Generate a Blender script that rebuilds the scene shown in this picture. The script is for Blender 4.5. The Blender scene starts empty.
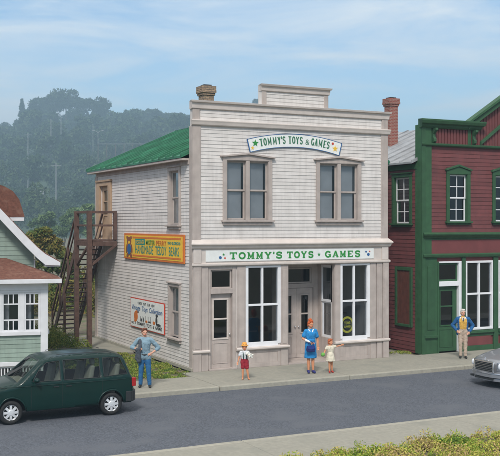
SKY_STR, SUN_STR, EXPO = .10, 1.5, 1.14
HAZE_COL, HAZE_D = (.52, .74, .90), .00095
KD = 3.0
SKY_TINT = (.70, .77, .79)
CLOUD_LOW, CLOUD_FILL = (4.6, 5.0, 5.4), (5.5, 5.35, 5.2)
import bpy, bmesh, math, random
from math import sin, cos, pi, radians as R
from mathutils import Vector, Matrix
from mathutils.geometry import delaunay_2d_cdt
random.seed(7)
sc = bpy.context.scene
C = sc.collection

# ------------------------------------------------------------------ materials
def mat(name, col, rough=.7, var=.12, scale=6, bump=0, bscale=60, col2=None, c2amt=.5, c2scale=1.5, metal=0,
        grime=0, gcol=(.12, .10, .08), isl=0, streak=0, coat=0, spec=.4, stretch=(1, 1, 1)):
    m = bpy.data.materials.new(name); m.use_nodes = True
    nt = m.node_tree; N = nt.nodes; L = nt.links
    b = N['Principled BSDF']
    b.inputs['Roughness'].default_value = rough
    b.inputs['Metallic'].default_value = metal
    b.inputs['Coat Weight'].default_value = coat
    b.inputs['Specular IOR Level'].default_value = spec
    tc = N.new('ShaderNodeTexCoord')
    mp = N.new('ShaderNodeMapping'); mp.inputs['Scale'].default_value = stretch
    L.new(tc.outputs['Object'], mp.inputs['Vector'])
    def noise(sc_, det=4):
        n = N.new('ShaderNodeTexNoise'); n.inputs['Scale'].default_value = sc_
        n.inputs['Detail'].default_value = det; L.new(mp.outputs[0], n.inputs['Vector']); return n
    def ramp(src, lo, hi):
        r = N.new('ShaderNodeMapRange'); r.inputs['From Min'].default_value = lo; r.inputs['From Max'].default_value = hi
        L.new(src, r.inputs['Value']); return r.outputs['Result']
    def mix(f, a, c, mode='MIX'):
        x = N.new('ShaderNodeMix'); x.data_type = 'RGBA'; x.blend_type = mode
        if hasattr(f, 'links'): L.new(f, x.inputs['Factor'])
        else: x.inputs['Factor'].default_value = f
        for k, v in ((6, a), (7, c)):
            if hasattr(v, 'links'): L.new(v, x.inputs[k])
            else: x.inputs[k].default_value = (*v, 1)
        return x.outputs[2]
    n1 = noise(scale)
    lo = tuple(c*(1-var) for c in col); hi = tuple(min(1, c*(1+var)) for c in col)
    out = mix(ramp(n1.outputs['Fac'], .3, .7), lo, hi)
    if col2:
        n2 = noise(c2scale, 6)
        out = mix(ramp(n2.outputs['Fac'], .62-c2amt*.3, .70-c2amt*.1), out, col2)
    if grime:
        n3 = noise(2.3, 8)
        mm = N.new('ShaderNodeMath'); mm.operation = 'MULTIPLY'; mm.inputs[1].default_value = grime
        L.new(ramp(n3.outputs['Fac'], .42, .75), mm.inputs[0])
        out = mix(mm.outputs[0], out, gcol)
    if streak:      # rain streaks and dirt running down
        m2 = N.new('ShaderNodeMapping'); m2.inputs['Scale'].default_value = (5, 5, .35); L.new(tc.outputs['Object'], m2.inputs['Vector'])
        n5 = N.new('ShaderNodeTexNoise'); n5.inputs['Scale'].default_value = 1.6; n5.inputs['Detail'].default_value = 6; L.new(m2.outputs[0], n5.inputs['Vector'])
        mm = N.new('ShaderNodeMath'); mm.operation = 'MULTIPLY'; mm.inputs[1].default_value = streak
        L.new(ramp(n5.outputs['Fac'], .45, .8), mm.inputs[0]); out = mix(mm.outputs[0], out, gcol)
    if isl:
        ge = N.new('ShaderNodeNewGeometry'); r_ = N.new('ShaderNodeMapRange'); r_.inputs['To Min'].default_value = 1-isl; r_.inputs['To Max'].default_value = 1+isl*.5
        L.new(ge.outputs['Random Per Island'], r_.inputs['Value']); cc = N.new('ShaderNodeCombineColor')
        for k_ in range(3): L.new(r_.outputs[0], cc.inputs[k_])
        out = mix(1.0, out, cc.outputs[0], 'MULTIPLY')
    L.new(out, b.inputs['Base Color'])
    if bump:
        n4 = noise(bscale, 3)
        bp = N.new('ShaderNodeBump'); bp.inputs['Strength'].default_value = bump; bp.inputs['Distance'].default_value = .01
        L.new(n4.outputs['Fac'], bp.inputs['Height']); L.new(bp.outputs[0], b.inputs['Normal'])
    return m

def brickmat(name, c1, c2, mortar, scale=1.0):
    m = mat(name, c1, .85, bump=.3)
    nt = m.node_tree; N = nt.nodes; L = nt.links
    tc = N.new('ShaderNodeTexCoord'); sx = N.new('ShaderNodeSeparateXYZ'); L.new(tc.outputs['Object'], sx.inputs[0])
    ad = N.new('ShaderNodeMath'); L.new(sx.outputs[0], ad.inputs[0]); L.new(sx.outputs[1], ad.inputs[1])
    cb = N.new('ShaderNodeCombineXYZ'); L.new(ad.outputs[0], cb.inputs[0]); L.new(sx.outputs[2], cb.inputs[1])
    br = N.new('ShaderNodeTexBrick'); L.new(cb.outputs[0], br.inputs['Vector'])
    br.inputs['Color1'].default_value = (*c1, 1); br.inputs['Color2'].default_value = (*c2, 1); br.inputs['Mortar'].default_value = (*mortar, 1)
    br.inputs['Scale'].default_value = scale*1.35; br.inputs['Mortar Size'].default_value = .012
    br.inputs['Brick Width'].default_value = .2; br.inputs['Row Height'].default_value = .085
    L.new(br.outputs['Color'], N['Principled BSDF'].inputs['Base Color'])
    return m

def glassmat(name, tint=(.9, .93, .95), refl=.35, rough=.03):
    m = bpy.data.materials.new(name); m.use_nodes = True
    nt = m.node_tree; N = nt.nodes; L = nt.links; N.remove(N['Principled BSDF'])
    t = N.new('ShaderNodeBsdfTransparent'); t.inputs[0].default_value = (*tint, 1)
    g = N.new('ShaderNodeBsdfGlossy'); g.inputs['Roughness'].default_value = rough; g.inputs[0].default_value = (.92, .92, .92, 1)
    lw = N.new('ShaderNodeLayerWeight'); lw.inputs[0].default_value = .25
    mr = N.new('ShaderNodeMapRange'); mr.inputs['To Min'].default_value = .02; mr.inputs['To Max'].default_value = refl+.25
    L.new(lw.outputs['Fresnel'], mr.inputs['Value'])
    mx = N.new('ShaderNodeMixShader'); L.new(mr.outputs[0], mx.inputs[0]); L.new(t.outputs[0], mx.inputs[1]); L.new(g.outputs[0], mx.inputs[2])
    L.new(mx.outputs[0], N['Material Output'].inputs[0])
    return m

def foliage(name, cols, scale=3.0, rough=.8):
    """leaf colours scattered leaf by leaf (Random Per Island) and clump by clump"""
    m = bpy.data.materials.new(name); m.use_nodes = True
    nt = m.node_tree; N = nt.nodes; L = nt.links; b = N['Principled BSDF']
    b.inputs['Roughness'].default_value = rough; b.inputs['Specular IOR Level'].default_value = .15
    ge = N.new('ShaderNodeNewGeometry'); tc = N.new('ShaderNodeTexCoord')
    n = N.new('ShaderNodeTexNoise'); n.inputs['Scale'].default_value = scale; L.new(tc.outputs['Object'], n.inputs['Vector'])
    a = N.new('ShaderNodeMath'); a.operation = 'MULTIPLY_ADD'; a.inputs[1].default_value = .45
    L.new(ge.outputs['Random Per Island'], a.inputs[0])
    mr = N.new('ShaderNodeMapRange'); mr.inputs['From Min'].default_value = .3; mr.inputs['From Max'].default_value = .7; mr.inputs['To Max'].default_value = .6
    L.new(n.outputs['Fac'], mr.inputs['Value']); L.new(mr.outputs[0], a.inputs[2])
    r = N.new('ShaderNodeValToRGB'); L.new(a.outputs[0], r.inputs[0])
    e = r.color_ramp.elements
    while len(e) < len(cols): e.new(.5)
    for i, c in enumerate(cols):
        e[i].position = i/(len(cols)-1); e[i].color = (*c, 1)
    L.new(r.outputs[0], b.inputs['Base Color'])
    return m

M = {}
M['siding'] = mat('white_siding_paint', (.68, .64, .605), .75, .06, 3, .15, 90, grime=.22, gcol=(.38, .34, .31), isl=.07, streak=.35)
M['trim'] = mat('taupe_trim_paint', (.47, .405, .365), .75, .08, 4, .15, 80, grime=.3, gcol=(.26, .21, .19), isl=.06, streak=.4)
M['cream'] = mat('cream_trim_paint', (.62, .55, .50), .75, .07, 4, .1, 80, grime=.25, gcol=(.36, .31, .27))
M['white'] = mat('white_paint', (.78, .78, .79), .6, .04, 5, grime=.12, gcol=(.5, .48, .45))
M['housewhite'] = mat('house_white_paint', (.68, .68, .69), .6, .05, 5, grime=.2, gcol=(.4, .4, .4))
M['greenroof'] = mat('green_metal_roof', (.030, .155, .080), .5, .25, 1.2, .1, 30, col2=(.05, .24, .13), c2amt=.35, c2scale=1.1, grime=.45, gcol=(.025, .075, .045), isl=.15)
M['greyroof'] = mat('grey_metal_roof', (.33, .34, .35), .55, .14, 2, .1, 40, grime=.55, gcol=(.14, .14, .145), isl=.2)
M['redsiding'] = mat('maroon_siding_paint', (.165, .048, .047), .7, .12, 3, .15, 90, grime=.25, gcol=(.10, .045, .045), isl=.16, streak=.4)
M['red2'] = mat('maroon_panel_paint', (.17, .047, .046), .7, .1, 3, .1, 60)
M['green'] = mat('green_trim_paint', (.034, .100, .042), .6, .14, 4, .15, 80, grime=.35, gcol=(.025, .065, .03), isl=.12, streak=.4)
M['palegreen'] = mat('sage_siding_paint', (.27, .345, .29), .75, .08, 3, .1, 90, grime=.25, gcol=(.16, .19, .15), isl=.08, streak=.3)
M['brownroof'] = mat('brown_shingles', (.15, .062, .042), .9, .25, 14, .5, 60, col2=(.20, .10, .07), c2amt=.3, c2scale=5)
M['wood'] = mat('dark_stained_wood', (.11, .064, .050), .8, .25, 7, .3, 60, stretch=(1, 1, 1))
M['tandoor'] = mat('tan_door_paint', (.42, .29, .19), .7, .1, 5)
M['dark'] = mat('dark_interior', (.03, .028, .028), .9, .2, 3)
M['floorin'] = mat('dark_floor_boards', (.07, .05, .04), .8, .2, 3)
M['blind'] = mat('grey_roller_blind', (.46, .44, .43), .9, .1, 2)
M['glass'] = glassmat('window_glass')
M['carglass'] = glassmat('car_glass', (.50, .56, .53), .3)
M['asphalt'] = mat('asphalt', (.094, .103, .121), .92, .42, 26, .7, 60, col2=(.112, .12, .136), c2amt=.35, c2scale=.8, grime=.2, gcol=(.075, .085, .11))
M['concrete'] = mat('sidewalk_concrete', (.30, .285, .235), .9, .10, 9, .25, 120, col2=(.25, .245, .205), c2amt=.35, c2scale=.9, grime=.3, gcol=(.24, .235, .2))
M['curb'] = mat('curb_concrete', (.35, .33, .27), .9, .1, 9, .25, 120, grime=.3, gcol=(.25, .24, .2))
M['soil'] = mat('soil', (.16, .13, .09), .95, .3, 6, .6, 40, col2=(.09, .12, .05), c2amt=.5, c2scale=2)
M['hillground'] = mat('hill_turf', (.045, .075, .035), .95, .3, .05)
M['tanbrick'] = brickmat('tan_chimney_brick', (.40, .28, .18), (.26, .18, .12), (.13, .11, .09))
M['redbrick'] = brickmat('red_chimney_brick', (.30, .085, .06), (.22, .06, .045), (.30, .22, .18))
M['chrome'] = mat('chrome', (.75, .76, .78), .18, .03, 3, metal=1)
M['alloy'] = mat('alloy', (.78, .79, .80), .35, .03, 3, metal=.35)
M['rubber'] = mat('tyre_rubber', (.02, .02, .02), .8, .2, 8)
M['blackpl'] = mat('black_plastic', (.025, .027, .028), .55, .1, 8)
M['vanpaint'] = mat('dark_green_car_paint', (.0015, .021, .017), .3, .08, 2, coat=.14, spec=.3)
M['silver'] = mat('silver_car_paint', (.36, .37, .39), .32, .06, 2, metal=.55, coat=.4)
M['seat'] = mat('tan_seat_fabric', (.46, .42, .37), .9, .1, 5)
M['redlens'] = mat('red_lens', (.35, .015, .015), .25, .05, 3)
M['lens'] = mat('clear_lens', (.75, .77, .8), .15, .05, 3)
def flat(name, col, rough=.6): return mat(name, col, rough, .05, 8)
M['signwhite'] = flat('sign_white', (.78, .79, .76)); M['signgreen'] = flat('sign_green', (.03, .26, .05))
M['signblue'] = flat('sign_blue', (.03, .12, .30)); M['signyellow'] = flat('sign_yellow', (.80, .50, .05))
M['signorange'] = flat('sign_orange', (.62, .17, .03)); M['signteal'] = flat('sign_teal', (.01, .26, .22))
M['signred'] = flat('sign_red', (.55, .06, .03)); M['signblack'] = flat('sign_black', (.05, .05, .05))
M['bearbrown'] = flat('bear_brown', (.25, .09, .04)); M['signlime'] = flat('sign_lime', (.70, .62, .07))
M['oldgreen'] = flat('dark_green_lettering', (.04, .17, .09))
LEAF_FAR = foliage('far_leaves', [(.014, .034, .018), (.03, .06, .025), (.055, .09, .035), (.10, .135, .06)], .04)
LEAF_MID = foliage('mid_leaves', [(.07, .12, .05), (.13, .20, .08), (.22, .28, .12)], .25)
LEAF_BUSH = foliage('autumn_bush_leaves', [(.03, .06, .02), (.08, .12, .03), (.20, .17, .04), (.22, .12, .05)], .6)
LEAF_NEAR = foliage('verge_leaves', [(.04, .11, .03), (.11, .20, .03), (.28, .36, .05), (.48, .45, .09), (.46, .31, .17), (.17, .18, .05)], 1.6)
LEAF_DARK = foliage('wall_plant_leaves', [(.03, .07, .015), (.08, .15, .03), (.19, .25, .04), (.30, .31, .07), (.17, .12, .05)], 2.0)
M['bark'] = mat('bark', (.10, .075, .055), .95, .2, 8)
M['palepole'] = mat('pale_pole_paint', (.26, .27, .28), .7, .05, 3)

# ------------------------------------------------------------------ mesh builder
class MB:
    def __init__(s): s.v = []; s.f = []
    def each(s, name, m, parent=None, bevel=0, tol=.0015):
        """every separate piece becomes an object of its own (touching pieces stay together)"""
        par = list(range(len(s.v)))
        def fd(i):
            while par[i] != i: par[i] = par[par[i]]; i = par[i]
            return i
        for f in s.f:
            for i in f[1:]: par[fd(i)] = fd(f[0])
        isl = {}
        for i, p in enumerate(s.v): isl.setdefault(fd(i), []).append(i)
        G = []
        for k, ids in isl.items():
            G.append(([k], [min(s.v[i][c] for i in ids)-tol for c in range(3)], [max(s.v[i][c] for i in ids)+tol for c in range(3)]))
        ch = True
        while ch:
            ch = False
            for a in range(len(G)):
                for b in range(a+1, len(G)):
                    if all(G[a][1][c] <= G[b][2][c] and G[b][1][c] <= G[a][2][c] for c in range(3)):
                        G[a] = (G[a][0]+G[b][0], [min(G[a][1][c], G[b][1][c]) for c in range(3)], [max(G[a][2][c], G[b][2][c]) for c in range(3)])
                        G.pop(b); ch = True; break
                if ch: break
        out = []
        for ks, _, _ in G:
            ks = set(ks); mb = MB(); mp = {}
            for f in s.f:
                if fd(f[0]) in ks:
                    for i in f:
                        if i not in mp: mp[i] = len(mb.v); mb.v.append(s.v[i])
                    mb.f.append(tuple(mp[i] for i in f))
            out.append(mb.build(name, m, parent, bevel=bevel))
        return out
    def face(s, pts):
        n = len(s.v); s.v += [tuple(p) for p in pts]; s.f.append(tuple(range(n, n+len(pts))))
    def hexa(s, p):           # 8 corners: bottom 0-3, top 4-7
        n = len(s.v); s.v += [tuple(q) for q in p]
        for a in ((0,3,2,1),(4,5,6,7),(0,1,5,4),(1,2,6,5),(2,3,7,6),(3,0,4,7)): s.f.append(tuple(n+i for i in a))
    def box(s, x0, x1, y0, y1, z0, z1):
        s.hexa([(x0,y0,z0),(x1,y0,z0),(x1,y1,z0),(x0,y1,z0),(x0,y0,z1),(x1,y0,z1),(x1,y1,z1),(x0,y1,z1)])
    def fb(s, F, u0, u1, v0, v1, n0, n1):
        s.hexa([F(u0,v0,n1),F(u1,v0,n1),F(u1,v0,n0),F(u0,v0,n0),F(u0,v1,n1),F(u1,v1,n1),F(u1,v1,n0),F(u0,v1,n0)])
    def prism(s, F, poly, n0, n1):
        """polygon in (u,v) extruded between depths n0 and n1"""
        k = len(poly); n = len(s.v)
        s.v += [F(u, v, n0) for u, v in poly] + [F(u, v, n1) for u, v in poly]
        s.f.append(tuple(range(n, n+k))); s.f.append(tuple(range(n+2*k-1, n+k-1, -1)))
        for i in range(k): j = (i+1) % k; s.f.append((n+i, n+j, n+k+j, n+k+i))
    def bar(s, a, b, w, h, up=(0, 0, 1)):
        a = Vector(a); b = Vector(b); d = (b-a).normalized(); up = Vector(up)
        if abs(d.dot(up)) > .98: up = Vector((1, 0, 0))
        sd = d.cross(up).normalized(); u2 = sd.cross(d)
        p = []
        for c in (a, b):
            for (i, j) in ((-1,-1),(1,-1),(1,1),(-1,1)): p.append(c+sd*i*w/2+u2*j*h/2)
        s.hexa(p)
    def tube(s, pts, rad, seg=8, cap=True):
        pts = [Vector(p) for p in pts]
        rs = rad if isinstance(rad, (list, tuple)) else [rad]*len(pts)
        n0 = len(s.v); prev = None
        for i, p in enumerate(pts):
            d = (pts[min(i+1, len(pts)-1)]-pts[max(i-1, 0)]).normalized()
            if prev is None: prev = d.orthogonal().normalized()
            a = (prev - d*prev.dot(d)).normalized(); b = d.cross(a); prev = a
            for k in range(seg):
                t = 2*pi*k/seg; s.v.append(tuple(p+(a*cos(t)+b*sin(t))*rs[i]))
        for i in range(len(pts)-1):
            for k in range(seg):
                k2 = (k+1) % seg; s.f.append((n0+i*seg+k, n0+i*seg+k2, n0+(i+1)*seg+k2, n0+(i+1)*seg+k))
        if cap:
            s.f.append(tuple(n0+k for k in range(seg))[::-1]); s.f.append(tuple(n0+(len(pts)-1)*seg+k for k in range(seg)))
    def ball(s, c, r, seg=12, rings=8, rot=None):
        if not isinstance(r, (tuple, list)): r = (r, r, r)
        n0 = len(s.v); c = Vector(c)
        def P(a, b):
            q = Vector((r[0]*sin(a)*cos(b), r[1]*sin(a)*sin(b), r[2]*cos(a)))
            if rot: q = rot @ q
            return tuple(c+q)
        s.v.append(P(0, 0))
        for i in range(1, rings):
            for k in range(seg): s.v.append(P(pi*i/rings, 2*pi*k/seg))
        s.v.append(P(pi, 0)); last = len(s.v)-1
        for k in range(seg):
            k2 = (k+1) % seg
            s.f.append((n0, n0+1+k, n0+1+k2))
            for i in range(rings-2):
                a = n0+1+i*seg; s.f.append((a+k, a+seg+k, a+seg+k2, a+k2))
            a = n0+1+(rings-2)*seg; s.f.append((a+k, last, a+k2))
    def cap(s, a, ra, b, rb, seg=12):    # tapered capsule
        s.ball(a, ra, seg, 8); s.ball(b, rb, seg, 8); s.tube([a, b], [ra, rb], seg)
    def lathe(s, prof, c=(0,0,0), axis='z', seg=20, cap=True):
        n0 = len(s.v); c = Vector(c)
        for (r, h) in prof:
            for k in range(seg):
                t = 2*pi*k/seg
                q = {'z': (r*cos(t), r*sin(t), h), 'y': (r*cos(t), h, r*sin(t)), 'x': (h, r*cos(t), r*sin(t))}[axis]
                s.v.append(tuple(c+Vector(q)))
        for i in range(len(prof)-1):
            for k in range(seg):
                k2 = (k+1) % seg; s.f.append((n0+i*seg+k, n0+i*seg+k2, n0+(i+1)*seg+k2, n0+(i+1)*seg+k))
        if cap: s.f.append(tuple(n0+k for k in range(seg))[::-1]); s.f.append(tuple(n0+(len(prof)-1)*seg+k for k in range(seg)))
    def leaf(s, c, size, rnd):
        a = Vector((rnd.gauss(0,1), rnd.gauss(0,1), rnd.gauss(0,1))).normalized(); b = a.orthogonal().normalized()
        t = rnd.uniform(0, 6.28); b = b*cos(t)+a.cross(b)*sin(t); e = a.cross(b)
        c = Vector(c); w = size*.5; l = size*rnd.uniform(.6, 1)
        s.face([c-b*w*.6-e*l*.2, c-e*l, c+b*w*.6-e*l*.2, c+b*w*.4+e*l*.5+a*w*.3, c+e*l, c-b*w*.4+e*l*.5-a*w*.2])
    def build(s, name, m, parent=None, smooth=False, bevel=0, recalc=True, sub=0):
        me = bpy.data.meshes.new(name); me.from_pydata(s.v, [], s.f)
        if recalc:
            bm = bmesh.new(); bm.from_mesh(me)
            if smooth: bmesh.ops.remove_doubles(bm, verts=bm.verts, dist=1e-5)
            bmesh.ops.recalc_face_normals(bm, faces=bm.faces); bm.to_mesh(me); bm.free()
        me.materials.append(m if not isinstance(m, str) else M[m])
        if smooth:
            for p in me.polygons: p.use_smooth = True
        o = bpy.data.objects.new(name, me); C.objects.link(o)
        if parent: o.parent = parent
        if bevel:
            b = o.modifiers.new('bevel', 'BEVEL'); b.width = bevel; b.segments = 2; b.limit_method = 'ANGLE'; b.angle_limit = R(40)
        return o

def thing(name, label, cat, loc=(0,0,0), rz=0, group=None):
    o = bpy.data.objects.new(name, None); C.objects.link(o); o.location = loc; o.rotation_euler = (0, 0, rz)
    o.empty_display_size = .2
    o['label'] = label; o['category'] = cat
    if group: o['group'] = group
    return o
def tag(o, label, cat, group=None):
    o['label'] = label; o['category'] = cat
    if group: o['group'] = group
    return o
def struct(o, kind='structure'): o['kind'] = kind; return o

def Ff(x0=0, y0=0): return lambda u, v, n: (x0+u, y0-n, v)      # front, outward -y
def Fl(x0=0, y0=0): return lambda u, v, n: (x0-n, y0+u, v)      # left side, outward -x
def Fr(x0=0, y0=0): return lambda u, v, n: (x0+n, y0+u, v)      # right side, outward +x
def Fb(x0=0, y0=0): return lambda u, v, n: (x0+u, y0+n, v)      # back, outward +y

def wall(mb, F, u0, u1, v0, v1, n0, n1, ops=()):
    vs = sorted({v0, v1, *[min(max(o[k], v0), v1) for o in ops for k in (2, 3)]})
    for a, b in zip(vs, vs[1:]):
        if b-a < 1e-4: continue
        m = (a+b)/2; xs = sorted([(o[0], o[1]) for o in ops if o[2] < m < o[3]]); cur = u0
        for p, q in xs:
            if p > cur: mb.fb(F, cur, min(p, u1), a, b, n0, n1)
            cur = max(cur, q)
        if cur < u1: mb.fb(F, cur, u1, a, b, n0, n1)
def siding(mb, F, u0, u1, v0, v1, pitch, ops=(), lip=.013, clip=None, vert=False):
    k = int(math.ceil((v1-v0)/pitch)); rnd = random.Random(int(v1*100+u1*7))
    for i in range(k):
        a = v0+i*pitch; b = min(a+pitch, v1)
        cuts = sorted({a, b, *[o[j] for o in ops for j in (2, 3) if a < o[j] < b]})
        lp = lip*rnd.uniform(.85, 1.15)
        for c, d in zip(cuts, cuts[1:]):
            if d-c < .004: continue
            m = (c+d)/2; cur = u0; segs = []
            for p, q in sorted([(o[0], o[1]) for o in ops if o[2] < m < o[3]]):
                if p > cur: segs.append((cur, min(p, u1)))
                cur = max(cur, q)
            if cur < u1: segs.append((cur, u1))
            nc = .004+lp*(1-(c-a)/pitch); nd = .004+lp*(1-(d-a)/pitch)
            cut2 = []
            for p, q in segs:       # boards are of limited length: butt joints
                while q-p > 3.4:
                    L2 = rnd.uniform(1.6, 3.0)
                    if q-p-L2 < .5: break
                    cut2.append((p, p+L2-.004)); p += L2
                cut2.append((p, q))
            for p, q in cut2:
                pc, qc, pd, qd = p, q, p, q
                if clip:
                    l0, r0 = clip(c); l1, r1 = clip(d)
                    pc, qc, pd, qd = max(p, l0), min(q, r0), max(p, l1), min(q, r1)
                    if qc-pc < .02: continue
                    if qd < pd: pd = qd = (pd+qd)/2
                mb.hexa([F(pc,c,nc),F(qc,c,nc),F(qc,c,0),F(pc,c,0),F(pd,d,nd),F(qd,d,nd),F(qd,d,0),F(pd,d,0)])

def text_mb(mb, s, size, F, u, v, n=.0, th=.006, sx=1.0, bold=.0, warp=None, align='LEFT'):
    cu = bpy.data.curves.new('t', 'FONT'); cu.body = s; cu.size = size; cu.offset = bold; cu.align_x = align
    cu.resolution_u = 3
    o = bpy.data.objects.new('t', cu); C.objects.link(o)
    me = bpy.data.meshes.new_from_object(o.evaluated_get(bpy.context.evaluated_depsgraph_get()))
    base = len(mb.v)
    for q in me.vertices:
        x, y = u+q.co.x*sx, v+q.co.y
        if warp: x, y = warp(x, y)
        mb.v.append(F(x, y, n+th))
    for p in me.polygons: mb.f.append(tuple(base+i for i in p.vertices))
    w = max([q.co.x for q in me.vertices] or [0])*sx
    bpy.data.objects.remove(o); bpy.data.curves.remove(cu); bpy.data.meshes.remove(me)
    return w
def text_w(s, size, bold=0):
    t = MB(); return text_mb(t, s, size, Ff(), 0, 0, bold=bold)

# ------------------------------------------------------------------ world, sun, camera
SUN_EL, SUN_AZ = R(46), R(-124)      # direction in the x/y plane, measured from +x
sd = Vector((cos(SUN_EL)*cos(SUN_AZ), cos(SUN_EL)*sin(SUN_AZ), sin(SUN_EL)))
w = bpy.data.worlds.new('World'); sc.world = w; w.use_nodes = True
nt = w.node_tree; N = nt.nodes; L = nt.links
bg = N['Background']; sky = N.new('ShaderNodeTexSky'); sky.sky_type = 'NISHITA'; sky.sun_disc = False
sky.sun_elevation = SUN_EL; sky.sun_rotation = pi/2-SUN_AZ; sky.air_density = 1.0; sky.dust_density = .4; sky.ozone_density = 2.5
tc = N.new('ShaderNodeTexCoord'); mp = N.new('ShaderNodeMapping'); mp.inputs['Scale'].default_value = (1.6, 1.6, 9.0)
mp.inputs['Rotation'].default_value = (0, R(6), 0)
L.new(tc.outputs['Generated'], mp.inputs[0])
n1 = N.new('ShaderNodeTexNoise'); n1.inputs['Scale'].default_value = 2.6; n1.inputs['Detail'].default_value = 9; n1.inputs['Roughness'].default_value = .62
n1.inputs['Distortion'].default_value = .4
L.new(mp.outputs[0], n1.inputs['Vector'])
# thin streaky cloud low down, an unseen pale deck added overhead for less blue light
sxyz = N.new('ShaderNodeSeparateXYZ'); L.new(tc.outputs['Generated'], sxyz.inputs[0])
mr = N.new('ShaderNodeMapRange'); mr.inputs['From Min'].default_value = .40; mr.inputs['From Max'].default_value = .66
mr.inputs['To Min'].default_value = .05; mr.inputs['To Max'].default_value = .95
L.new(n1.outputs['Fac'], mr.inputs['Value'])
hi = N.new('ShaderNodeMapRange'); hi.inputs['From Min'].default_value = .30; hi.inputs['From Max'].default_value = .62
hi.inputs['To Min'].default_value = 0; hi.inputs['To Max'].default_value = .95; L.new(sxyz.outputs[2], hi.inputs['Value'])
mxx = N.new('ShaderNodeMath'); mxx.operation = 'MAXIMUM'; L.new(mr.outputs[0], mxx.inputs[0]); L.new(hi.outputs[0], mxx.inputs[1])
lowc = N.new('ShaderNodeMix'); lowc.data_type = 'RGBA'; lowc.inputs[6].default_value = (*CLOUD_LOW, 1); lowc.inputs[7].default_value = (*CLOUD_FILL, 1); L.new(hi.outputs[0], lowc.inputs['Factor'])
base = N.new('ShaderNodeMix'); base.data_type = 'RGBA'; base.blend_type = 'MULTIPLY'; base.inputs['Factor'].default_value = 1; L.new(sky.outputs[0], base.inputs[6]); base.inputs[7].default_value = (*SKY_TINT, 1)
mx = N.new('ShaderNodeMix'); mx.data_type = 'RGBA'; L.new(mxx.outputs[0], mx.inputs['Factor'])
L.new(base.outputs[2], mx.inputs[6]); L.new(lowc.outputs[2], mx.inputs[7])
L.new(mx.outputs[2], bg.inputs[0]); bg.inputs[1].default_value = SKY_STR
su = bpy.data.lights.new('sun', 'SUN'); su.energy = SUN_STR; su.angle = R(10); su.color = (1, .955, .9)
so = bpy.data.objects.new('sun', su); C.objects.link(so); so.rotation_euler = sd.to_track_quat('Z', 'Y').to_euler(); so.location = (-20, -30, 40)
cam = bpy.data.cameras.new('camera'); co = bpy.data.objects.new('camera', cam); C.objects.link(co); sc.camera = co
cam.sensor_width = 36; cam.lens = 952.7/500*36; cam.shift_y = -4.6/500; cam.clip_end = 6000; cam.clip_start = .2
CAM = Vector((-12.56, -28.869, 4.9)); YAW = .47
co.location = CAM; co.rotation_euler = (pi/2, 0, -YAW)
vs = sc.view_settings; vs.view_transform = 'Standard'; vs.look = 'None'; vs.exposure = EXPO; vs.gamma = 1
# ------------------------------------------------------------------ building parts
def sash_unit(root, F, u0, u1, v0, v1, m, cols=1, rows=(), fw=.05, n=-.05, bar=.03, mid=True, gl=True, rails=None):
    mb = MB()
    vm = (v0+v1)/2
    secs = [(v0, vm+.02, n-.035), (vm-.02, v1, n)] if mid else [(v0, v1, n)]
    for a, b, nn in secs:
        mb.fb(F, u0, u0+fw, a, b, nn-.03, nn); mb.fb(F, u1-fw, u1, a, b, nn-.03, nn)
        mb.fb(F, u0+fw, u1-fw, a, a+fw, nn-.03, nn-.001); mb.fb(F, u0+fw, u1-fw, b-fw, b, nn-.03, nn-.001)
        for i in range(1, cols):
            c = u0+fw+(u1-u0-2*fw)*i/cols; mb.fb(F, c-bar/2, c+bar/2, a+fw, b-fw, nn-.025, nn-.004)
        for r in rows:
            c = a+(b-a)*r; mb.fb(F, u0+fw, u1-fw, c-bar/2, c+bar/2, nn-.024, nn-.006)
    s = mb.build('sash', m, root, bevel=.006)
    if gl:
        g = MB()
        for a, b, nn in secs: g.fb(F, u0+fw*.5, u1-fw*.5, a+fw*.5, b-fw*.5, nn-.020, nn-.016)
        g.build('glass', 'glass', root)
    return s

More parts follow.
